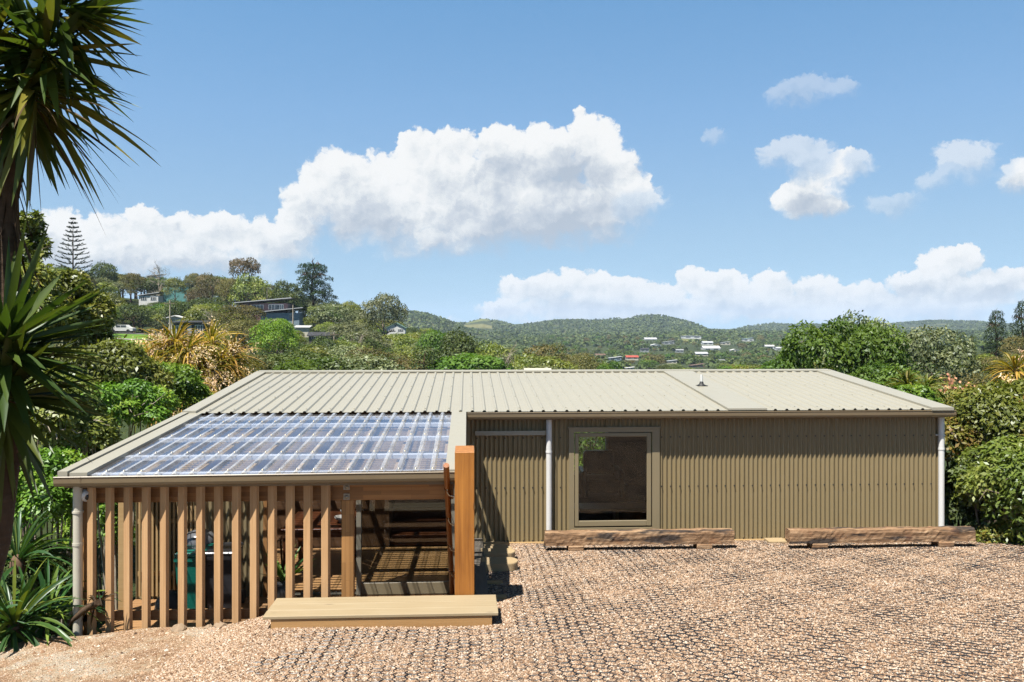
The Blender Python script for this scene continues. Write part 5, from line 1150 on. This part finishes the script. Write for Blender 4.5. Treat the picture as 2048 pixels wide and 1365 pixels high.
# the trees one can point to
NT = [
 (205, 520, 62, 215, 'dark', 'dense dark rounded tree on the skyline right of the norfolk pine'), (262, 545, 62, 222, 'scrub', 'bronze scrub tree on the left skyline beside the dense dark tree'), (318, 531, 50, 228, 'bare', 'sparse pale tree sticking up on the left skyline'),
 (350, 553, 46, 228, 'olive', 'olive tree on the left skyline right of the sparse pale tree'), (388, 545, 50, 236, 'scrub', 'green bronze tree on the skyline above the teal house'), (425, 545, 80, 222, 'rust', 'rusty brown tree left of the tall gum tree'), (488, 513, 104, 212, 'gum', 'tall airy gum tree on the left hill skyline'),
 (575, 558, 70, 216, 'dark', 'dark conifer like tree left of the big skyline pine'), (626, 524, 100, 222, 'pine', 'big spreading pine standing alone against the sky'), (660, 600, 52, 218, 'dark', 'dark shrubby tree below the big skyline pine'), (700, 600, 60, 212, 'olive', 'olive shrub tree on the ridge right of the big pine'),
 (768, 584, 105, 180, 'pohut', 'tall silvery two lobed tree on the right end of the near ridge'), (700, 640, 110, 165, 'pohut', 'broad silvery tree below the near ridge'), (640, 628, 70, 185, 'olive', 'green tree right of the purple house'), (730, 655, 130, 140, 'pohut', 'wide grey green tree under the two lobed tree'),
 (555, 634, 116, 112, 'lime', 'bright lime green round tree in front of the purple house'), (478, 608, 120, 135, 'scrub', 'large bronze scrub tree left of the lime green tree'), (424, 622, 56, 140, 'bare', 'leafless grey tree beside the dark bach'), (352, 596, 70, 175, 'dark', 'dark tree mass behind the power pole'), (400, 592, 80, 178, 'dark', 'dark green tree above the dark bach'),
 (246, 604, 56, 180, 'olive', 'olive tree left below the white house'), (503, 546, 92, 206, 'olive', 'dense olive tree under the crown of the tall gum tree'), (462, 556, 66, 207, 'scrub', 'bronze tree left under the tall gum tree'), (222, 583, 66, 192, 'olive', 'olive tree at the left end of the slope below the dense dark tree'), (285, 634, 60, 168, 'dark', 'dark tree right above the parked car'), (312, 620, 52, 184, 'pohut', 'silvery tree just right below the white house'), (258, 628, 50, 172, 'scrub', 'bronze tree above the parked car'), (430, 600, 90, 192, 'dark', 'dark tree mass left of the purple house'), (395, 570, 60, 205, 'rust', 'rusty tree below the teal house'), (650, 668, 80, 112, 'dark', 'dark rounded tree right of the lime green tree'), (716, 668, 46, 128, 'bare', 'grey twiggy bush below the wide grey green tree'), (620, 688, 110, 80, 'olive', 'olive tree just above the left part of the roof ridge'), (735, 692, 165, 72, 'scrub', 'broad bronze scrub tree above the roof ridge'), (545, 715, 70, 78, 'round', 'green tree at the left end of the roof ridge'),
 (868, 655, 80, 112, 'round', 'bright green tree behind the dark macrocarpa'), (915, 654, 130, 88, 'dark', 'big dark macrocarpa tree above the middle of the roof'), (850, 688, 110, 72, 'conifer', 'dark feathery tree low over the roof ridge'), (985, 680, 110, 84, 'olive', 'olive tree right of the dark macrocarpa'), (1010, 700, 60, 74, 'bare', 'bare grey branches poking out right of the dark macrocarpa'), (1100, 684, 125, 98, 'scrub', 'flat topped bronze tree above the roof centre'), (1165, 704, 100, 96, 'scrub', 'low bronze tree right of the flat topped bronze tree'), (1222, 720, 66, 90, 'round', 'small bright green tree over the roof ridge'), (1055, 712, 90, 80, 'olive', 'low olive tree peeping over the ridge cap'),
 (1650, 632, 190, 40, 'round', 'tall leafy bright green tree behind the right roof end'), (1745, 640, 160, 39, 'round', 'second leafy bright green tree behind the right roof end'), (1590, 690, 90, 40, 'round', 'lowest left arm of green trees over the right roof'), (1715, 617, 210, 48, 'pohut', 'big silvery tree rising behind the bright green trees'), (1865, 648, 185, 46, 'pohut', 'silvery tree right of the bright green trees'), (1660, 740, 190, 36, 'round', 'lower green tree hugging the right roof slope'), (1760, 720, 170, 35, 'round', 'green tree filling above the right roof slope'),
 (1992, 616, 66, 92, 'pine', 'tall dark pine near the right edge'), (2044, 597, 66, 86, 'pine', 'tallest ragged pine at the right edge'), (1922, 660, 34, 100, 'conifer', 'small pointed conifer left of the dark pine'), (1945, 668, 30, 104, 'conifer', 'smaller pointed conifer beside the dark pine'), (2040, 668, 90, 78, 'scrub', 'bronze tree under the ragged pine'), (1990, 712, 130, 62, 'scrub', 'bronze scrub above the right hedge'), (1925, 735, 110, 52, 'scrub', 'bronze scrub tree right of the silvery tree'), (2040, 730, 110, 48, 'scrub', 'bronze scrub at the right edge above the hedge'), (1880, 760, 120, 40, 'olive', 'olive bush behind the green cabbage tree'),
]
for i, (px, pyt, wpx, d, kind, lab) in enumerate(NT): tree(px, pyt, wpx, d, kind, lab, var=(1 if px in (1992, 2044) else 0) if kind == 'pine' else None)
# norfolk pine
q, z0 = top_h(146, 436, 150); t = thing('norfolk_pine', (q.x, q.y, z0), 'slim tiered norfolk pine rising above the left thicket', 'tree'); H = q.z - z0
e = MB(); e.tube([(q.x, q.y, z0), (q.x, q.y, q.z)], [.28, .03], 8); e.build('trunk', B_['brown'], t)
r = np.random.default_rng(9); C = []; A = []
for k in range(22):
    z = q.z - .25 - k * H * .04; rr = .25 + k * .27
    for j in range(7):
        a = 2 * PI * j / 7 + k * .4
        for s in np.linspace(.15, 1, 10 + k): C.append((q.x + rr * s * math.cos(a), q.y + rr * s * math.sin(a), z + .22 * rr * s * s)); A.append((math.cos(a), math.sin(a), .5))
C = np.array(C); n = len(C); v, f_ = leafquads(np.repeat(C, 3, 0), np.repeat(np.array(A), 3, 0) + r.normal(0, .4, (3 * n, 3)), r.standard_normal((3 * n, 3)), np.full(3 * n, .36), np.full(3 * n, .09)); npmesh('branches', v, f_, G_['pine'], t, r.random(3 * n))

# houses
PM = {k: paint('house_' + k, c, .6, .05) for k, c in dict(white=(0.465, 0.465, 0.45), cream=(0.39, 0.36, 0.285), grey=(0.21, 0.217, 0.217), dark=(0.0263, 0.0263, 0.0285), purple=(0.12, 0.0638, 0.0638), teal=(0.075, 0.21, 0.203), blue=(0.135, 0.18, 0.21), brown=(0.112, 0.0675, 0.045), red=(0.285, 0.0525, 0.03), green=(0.09, 0.165, 0.128), pane=(0.045, 0.0525, 0.06), silver=(0.315, 0.323, 0.33)).items()}
M['pane'] = paint('window_pane', (.05, .06, .07), .12, .1, spec=.8)
HO = []
def hut(px, py, d, w, hgt, wall, roofc, lab, kind='gable', dep=None, nwin=2, group=None, rz=0, ov=.35, rise=None, winc=None):
    """a house whose eaves line is hgt above the ground at the pixel"""
    q = D(px, py, d); x, y, z = q.x, q.y, q.z; zg = gz(x, y); dep = dep or w * .7; t = thing('house', (x, y, zg), lab, 'house', group); rise = rise or w * .13
    Rm = Matrix.Rotation(rz, 3, 'Z'); T = lambda v: tuple(Rm @ Vector(v) + Vector((x, y, 0))); zt = z + hgt; zb = min(z, zg) - .6
    def put(e): e.v = [T(v) for v in e.v]; return e
    e = MB(); e.box(-w / 2, w / 2, 0, dep, zb, zt)
    if kind == 'gable': e.add([(s * w / 2, yy, zz) for s in (-1, 1) for yy, zz in ((0, zt), (dep, zt), (dep / 2, zt + rise))], [(0, 1, 2), (3, 5, 4)])
    if kind == 'front': e.add([(xx, yy, zz) for yy in (0, dep) for xx, zz in ((-w / 2, zt), (w / 2, zt), (0, zt + rise))], [(0, 1, 2), (3, 5, 4)])
    put(e).build('wall', PM[wall], t)
    e = MB(); a, c = -w / 2 - ov, w / 2 + ov; f, b_ = -ov, dep + ov
    if kind == 'gable': P = [(a, f, zt - .1), (c, f, zt - .1), (c, dep / 2, zt + rise), (a, dep / 2, zt + rise), (c, b_, zt - .1), (a, b_, zt - .1)]; fs = [(0, 1, 2, 3), (3, 2, 4, 5)]
    elif kind == 'front': P = [(a, f, zt - .1), (0, f, zt + rise), (0, b_, zt + rise), (a, b_, zt - .1), (c, f, zt - .1), (c, b_, zt - .1)]; fs = [(0, 1, 2, 3), (1, 4, 5, 2)]
    elif kind == 'mono': P = [(a, f, zt), (c, f, zt + rise), (c, b_, zt + rise), (a, b_, zt)]; fs = [(0, 1, 2, 3)]
    else: P = [(a, f, zt + .02), (c, f, zt + .02), (c, b_, zt + .3), (a, b_, zt + .3)]; fs = [(0, 1, 2, 3)]
    n = len(P); e.add(P + [(p[0], p[1], p[2] + .16) for p in P], fs + [tuple(i + n for i in f_) for f_ in fs] + ([(0, 1, n + 1, n)] if kind != 'front' else [(0, 1, n + 1, n), (1, 4, n + 4, n + 1)]))
    put(e).build('roof', PM[roofc], t)
    if winc is None: winc = [(-.5 + (k + .5) / nwin, .55 / nwin, .45, .85) for k in range(nwin)]
    for u, wu, z0_, z1_ in winc:
        e = MB(); e.box((u - wu / 2) * w, (u + wu / 2) * w, -.05, -.004, z + z0_ * hgt, z + z1_ * hgt); wo = put(e).build('window', M['pane'], t)
        if d < 260:
            e = MB()
            for k in range(4): xx = (u - wu / 2 + wu * k / 3) * w; e.box(xx - .05, xx + .05, -.09, -.051, z + z0_ * hgt, z + z1_ * hgt)
            e.box((u - wu / 2) * w, (u + wu / 2) * w, -.092, -.052, z + z1_ * hgt - .05, z + z1_ * hgt + .06); put(e).build('window_frame', PM['white'], wo)
    HO.append((px, py - hgt * F / d, py, w * F / d, d)); return t
pxm = lambda n, d: n * d / F
hut(297, 608, 215, pxm(38, 215), pxm(16, 215), 'white', 'silver', 'white house with low roof below the left skyline', 'mono', rise=.8)
hut(352, 577, 235, pxm(50, 235), pxm(8, 235), 'teal', 'blue', 'flat roofed teal house in trees on the left hill', 'flat')
hut(308, 556, 250, pxm(26, 250), pxm(3, 250), 'cream', 'silver', 'pale roofed house on the left skyline', 'mono', rise=.5)
hut(528, 624, 200, pxm(92, 200), pxm(17, 200), 'purple', 'silver', 'purple brick house with a long tilted white roof', 'mono', dep=8, rise=1.2, ov=1.2, winc=[(-.12, .22, .3, .8), (.2, .2, .25, .85), (.36, .12, .25, .85)])
hut(560, 640, 194, pxm(76, 194), pxm(14, 194), 'blue', 'silver', 'low wing with white tilted roof below the purple house', 'mono', dep=6, rise=1.1, ov=1.0, winc=[(.3, .12, .2, .8)])
hut(378, 670, 150, pxm(62, 150), pxm(24, 150), 'dark', 'dark', 'dark flat roofed bach with pale curtained windows beside the lawn', 'flat', dep=6, ov=.5, winc=[(-.3, .2, .1, .75), (.02, .1, .1, .75), (.32, .24, .1, .8)])
hut(350, 642, 166, pxm(26, 166), pxm(6, 166), 'cream', 'white', 'small white roof behind the dark bach', 'front')
hut(640, 682, 165, pxm(44, 165), pxm(10, 165), 'dark', 'dark', 'dark roofed house low in trees right of the lime green tree', 'gable')
hut(604, 661, 172, pxm(26, 172), pxm(5, 172), 'cream', 'white', 'small white roof right of the low wing', 'flat')
hut(792, 668, 225, pxm(36, 225), pxm(11, 225), 'white', 'green', 'white cottage with green roof behind the two lobed tree', 'front', rise=1.4)
hut(1076, 748, 62, pxm(36, 62), pxm(1.5, 62), 'cream', 'cream', 'pale roof just showing above the ridge cap', 'gable', nwin=1)
VH = [(1302, 684, 800, 30, 'white', 'silver', 'gable', 'white house at the top left of the far village'), (1312, 696, 760, 24, 'white', 'white', 'front', 'bright white house below the top left village house'), (1338, 690, 800, 26, 'grey', 'grey', 'mono', 'grey house right of the two white village houses'),
 (1265, 720, 560, 30, 'cream', 'red', 'gable', 'house with a red orange roof in the far village'), (1231, 722, 560, 30, 'blue', 'silver', 'mono', 'pale grey roofed house left of the red roofed house'), (1201, 716, 600, 24, 'cream', 'brown', 'gable', 'brown roofed house at the left end of the far village'), (1260, 742, 420, 20, 'white', 'white', 'mono', 'small white house just above the roof ridge'), (1385, 678, 950, 44, 'white', 'grey', 'flat', 'long low white house on the green field of the far village'),
 (1424, 702, 700, 42, 'white', 'white', 'gable', 'largest white house in the middle of the far village'), (1416, 691, 820, 26, 'white', 'silver', 'gable', 'white house above the largest white village house'), (1452, 691, 820, 22, 'cream', 'grey', 'mono', 'grey roofed house right of the upper white village house'), (1404, 713, 640, 30, 'cream', 'silver', 'gable', 'silver roofed house below the largest white village house'), (1440, 728, 520, 26, 'white', 'grey', 'gable', 'white walled house low in the far village'), (1396, 737, 480, 34, 'brown', 'brown', 'mono', 'brown flat house low in the far village'),
 (1497, 684, 950, 26, 'white', 'blue', 'mono', 'blue roofed house right of the far village centre'), (1540, 698, 800, 22, 'white', 'white', 'gable', 'white house at the right of the far village'), (1562, 702, 800, 22, 'white', 'silver', 'gable', 'silver roofed house at the right end of the far village'), (1290, 704, 680, 20, 'grey', 'dark', 'gable', 'dark roofed small house under the top left village houses'), (1470, 706, 700, 20, 'cream', 'white', 'front', 'small cream house right of the largest white village house'), (1345, 728, 520, 22, 'cream', 'silver', 'mono', 'small cream house low between red roof and brown house'), (1360, 706, 680, 18, 'grey', 'grey', 'gable', 'small grey house in the trees at the village centre'),
 (1277, 655, 1850, 14, 'cream', 'cream', 'gable', 'lone pale house high on the far wooded hill'), (1562, 661, 2450, 26, 'grey', 'dark', 'flat', 'dark house on the pale field of the right far hill'), (1570, 670, 2000, 22, 'white', 'silver', 'flat', 'long white house below the pale field of the right far hill'), (1845, 657, 2450, 14, 'white', 'white', 'gable', 'tiny white house on the brown field at the far right')]
for px, py, d, wpx, wl, rfc, kd, lab in VH:
    if d < 1200: d = float(np.interp(py, [672, 678, 691, 704, 722, 743], [1150, 1000, 850, 700, 550, 400])); d *= 1.0
    hut(px, py, d, pxm(wpx * .8, d), pxm(5 if d < 1200 else 3, d), wl, rfc, lab, kd, group='houses of the far village', nwin=2)

# power poles
for px, pyt, pyb, d, lab in ((340, 601, 672, 148, 'wooden power pole beside the dark bach'), (534, 574, 612, 206, 'power pole behind the purple house'), (519, 590, 612, 208, 'short power pole left of the taller one behind the purple house'), (668, 664, 690, 158, 'pale pole right of the dark roofed house'), (586, 610, 640, 190, 'thin flue like pole on the low wing of the purple house')):
    a, c = D(px, pyb, d), D(px, pyt, d); z0 = min(gz(a.x, a.y), a.z); t = thing('power_pole', (a.x, a.y, z0), lab, 'power pole', 'power poles on the left hill')
    e = MB(); e.tube([(a.x, a.y, z0), (a.x, a.y, c.z)], [.16, .11], 8); e.build('post', B_['pale'], t)
    if px != 586: e = MB(); e.box(a.x - .9, a.x + .9, a.y - .18, a.y - .10, c.z - .6, c.z - .48); e.build('crossarm', B_['wood'], t)
# lawn, road, path and the parked car on the left hill
def drape(name, pts, m, lift, kind='structure'):
    """quads laid on the ground: rows of (left, right) pixel pairs at a depth"""
    vs = []; n = 14
    for (px0, px1, d) in pts:
        for k in range(n + 1):
            q = D(px0 + (px1 - px0) * k / n, HY, d); vs.append((q.x, q.y, gz(q.x, q.y) + lift))
    e = MB(); e.add(vs, [(j * (n + 1) + k, j * (n + 1) + k + 1, (j + 1) * (n + 1) + k + 1, (j + 1) * (n + 1) + k) for j in range(len(pts) - 1) for k in range(n)], True)
    return tag(e.build(name, m), kind=kind)
m_, b_, o_ = mat('mown_lawn'); co = obco(b_); principled(b_, o_, b_.ramp(b_.noise(co, .5, 5), [(.3, (.06, .13, .014)), (.7, (.11, .19, .025))]), .9, 0, .15)
dl = np.linspace(112, 150, 12); drape('lawn', [(190, 350, float(d)) for d in dl], m_, .15)
drape('road', [(180, 380, float(d)) for d in np.linspace(150.5, 156.5, 4)], M['asphalt'], .16)
drape('path', [(200, 330, float(d)) for d in np.linspace(126, 127.6, 3)], M['concrete'], .2)
q = D(245, 665, 153); zc_ = gz(q.x, q.y) + .18; t = thing('parked_car', (q.x, q.y, zc_), 'white car parked on the road left of the lawn', 'car')
e = MB(); pr_c = [(-2.1, .35), (-2.1, .85), (-1.3, .95), (-.7, 1.45), (.8, 1.45), (1.4, .98), (2.1, .85), (2.1, .35)]
e.sweep(pr_c, (q.x, q.y - .85, zc_), (q.x, q.y + .85, zc_), (1, 0, 0), (0, 0, 1), False, True); e.build('body', PM['white'], t)
for a, c in ((-.98, -.05), (.05, 1.0)): e = MB(); e.box(q.x + a * .8 - .0, q.x + c * .95, q.y - .87, q.y - .852, zc_ + 1.0, zc_ + 1.36); e.build('window', M['pane'], t)
for xx in (-1.3, 1.3):
    for yy in (-.86, .7): e = MB(); e.tube([(q.x + xx, q.y + yy, zc_ + .33), (q.x + xx, q.y + yy + .16, zc_ + .33)], .33, 14); e.build('wheel', M['rubber'], t)

# the woods in between: single trees, by kind
rf_ = np.random.default_rng(77); FILL = {'olive': 'olive green tree in the woods on the slopes behind the house', 'scrub': 'bronze scrub tree in the woods on the slopes behind the house', 'dark': 'dark green tree in the woods on the slopes behind the house', 'pohut': 'silvery green tree in the woods on the slopes behind the house', 'round': 'fresh green tree in the woods on the slopes behind the house'}
SKY = ([-100, 40, 100, 205, 300, 400, 450, 520, 580, 640, 700, 760, 820, 900, 1000, 1100, 1180, 1300, 1580, 1700, 1900, 2150], [470, 490, 520, 532, 552, 552, 545, 566, 572, 598, 610, 628, 645, 666, 684, 694, 712, 716, 716, 690, 700, 690])
def fits(px, d, h, lim, wfac, slack=3):
    q = D(px, HY, d); z0 = gz(q.x, q.y)
    for _ in range(5):
        pyt = HY - (z0 + h - CH) * F / d; wpx = h * wfac * F / d; pyb = HY - (z0 - CH) * F / d
        if pyt >= lim and not any(abs(px - hx) < (hw + wpx) * .5 and d < hd + 5 and pyt < hb - slack - .15 * (hb - ht) and pyb > ht - 4 for hx, ht, hb, hw, hd in HO): return pyt, wpx
        h *= .78
        if h < 2.2: return None
for k, px in enumerate(range(222, 705, 24)):
    top = float(np.interp(px, [205, 260, 300, 350, 390, 425, 455, 520, 560, 600, 650, 705], [530, 548, 553, 556, 550, 546, 548, 566, 570, 585, 604, 612])) + rf_.uniform(-3, 7); kind = ('olive', 'dark', 'pohut', 'scrub', 'round')[k % 5]
    tree(px, top, 62, 246 if px < 560 else 232, kind, {'olive': 'olive tree in the row along the left skyline', 'dark': 'dark tree in the row along the left skyline', 'pohut': 'silvery green tree in the row along the left skyline', 'scrub': 'bronze tree in the row along the left skyline', 'round': 'fresh green tree in the row along the left skyline'}[kind], 'trees along the left skyline')
cnt = 0
for k in range(6000):
    if cnt >= 285: break
    zone = (0, 1, 2, 0, 1, 3, 0, 1, 0)[k % 9]
    if zone < 2: d = float(rf_.uniform(112, 265)); px = float(rf_.uniform(120, 900)); h = rf_.uniform(5, 9.5)
    elif zone == 2: d = float(rf_.uniform(58, 112)); px = float(rf_.uniform(380, 1620)); h = rf_.uniform(4.5, 8)
    else: d = float(rf_.uniform(60, 420)); px = float(rf_.uniform(900, 2110)); h = rf_.uniform(4.5, 8)
    lim = float(np.interp(px, *SKY)) + rf_.uniform(0, 10)
    if d < 112 and px < 640: lim = max(lim, 690)
    if d < 170 and px < 640: lim = max(lim, 605)
    q_ = fits(px, d, h, lim, 1.5)
    if q_ is None: continue
    pyt, wpx = q_
    if pyt > 750 and px < 1660: continue
    if 195 < px < 350 and 108 < d < 158: continue
    if any(abs(px - a) < (w_ + wpx) * .24 and abs(d - dd) < 5 for a, _, w_, dd in TB): continue
    kind = ('olive', 'scrub', 'dark', 'pohut', 'round', 'dark', 'olive', 'pohut', 'olive')[rf_.integers(0, 9)]
    tree(px, pyt, wpx, d, kind, FILL[kind], 'woods behind the house'); cnt += 1
print('fill trees', cnt)
vt = 0
for k in range(4000):
    if vt >= 290: break
    d = float(np.exp(rf_.uniform(math.log(390), math.log(1050)))); px = float(rf_.uniform(1080, 1660)); h = rf_.uniform(4, 8)
    q_ = fits(px, d, h, 668, 1.15, 1)
    if q_ is None: continue
    pyt, wpx = q_
    if any(abs(px - a) < (w_ + wpx) * .26 and abs(d - dd) < 9 for a, _, w_, dd in TB): continue
    kind = ('dark', 'bronze', 'fresh green')[vt % 3]; tree(px, pyt, wpx, d, 'clump', f'small {kind} tree among the houses of the far village', 'trees of the far village', var=vt % 3); vt += 1
print('village trees', vt)

# bush covering the far hills
def farbush(n, d0, d1, px0, px1, size, seed, keep):
    r = np.random.default_rng(seed); d = np.exp(r.uniform(math.log(d0), math.log(d1), n)); px = r.uniform(px0, px1, n); u = (px - HX) / F
    X = d * (FW.x + u * RT.x); Y = d * (FW.y + u * RT.y); nz = smooth_noise(X, Y, 31, 4, .008); ok = nz > keep
    for hx, ht, hb, hw, hd in HO: ok &= ~((np.abs(px - hx) < hw * .62 + size * .6 * F / d) & (d < hd + 5) & (d > hd - 45))
    for (pc, dc, rx, ry) in ((957, 1880, 44, 130), (1545, 2480, 100, 170), (1884, 2520, 95, 150), (1394, 930, 26, 45), (1243, 1140, 20, 45), (1480, 1250, 40, 70)):
        q = D(pc, HY, dc); ok &= ((X - q.x) / rx) ** 2 + ((Y - q.y) / ry) ** 2 > 1.0
    ok &= ~((px > 925) & (px < 985) & (d > 1330) & (d < 1760) & (nz < .5))
    X, Y, d = X[ok], Y[ok], d[ok]; n = len(X); s = size * r.uniform(.5, 1.2, n); Z = ground_z(X, Y)
    m = 11; dv = unit(r.standard_normal((n, m, 3))); dv[..., 2] = np.abs(dv[..., 2]); C = np.stack([X, Y, Z], -1)[:, None] + dv * (s[:, None, None] * np.array([.5, .5, .75])); C = C.reshape(-1, 3)
    N = unit(dv.reshape(-1, 3) + r.normal(0, .35, (n * m, 3))); A = np.cross(N, r.standard_normal((n * m, 3))); L = np.repeat(s, m) * r.uniform(.45, .8, n * m); C = C - unit(A) * (L * .5)[:, None]
    v, f_ = leafquads(C, A, N, L, L * .9, .1); return v, f_, np.clip(np.repeat(r.random(n) * .7, m) + r.random(n * m) * .3, 0, 1)
v, f_, q_ = merge([farbush(15000, 400, 1100, 900, 2130, 4.2, 41, -.75), farbush(26000, 1050, 2750, 740, 2130, 5.5, 42, -.6), farbush(2500, 1200, 1500, 700, 1000, 6.0, 43, .0)])
tag(npmesh('far_bush', v, f_, G_['dark'], attr=q_), 'dark bush covering the far hills and the village slopes', 'bush', kind='stuff')
for k_, P in T_.items():
    for p in P:
        if not p['used']:
            for ch in list(p['root'].children): bpy.data.objects.remove(ch)
            bpy.data.objects.remove(p['root'])

# ------------------------------------------------------------------ haze
hz = MB(); hz.box(-6400, 6400, -6400, 6400, -60, 140)
m_, b_, o_ = mat('haze_air'); vol = b_.new('ShaderNodeVolumePrincipled'); vol.inputs['Color'].default_value = (.62, .78, 1.0, 1); vol.inputs['Density'].default_value = 1.15e-4; vol.inputs['Anisotropy'].default_value = 0
b_.l.new(vol.outputs[0], o_.inputs[1]); tag(hz.build('haze', m_), kind='stuff')
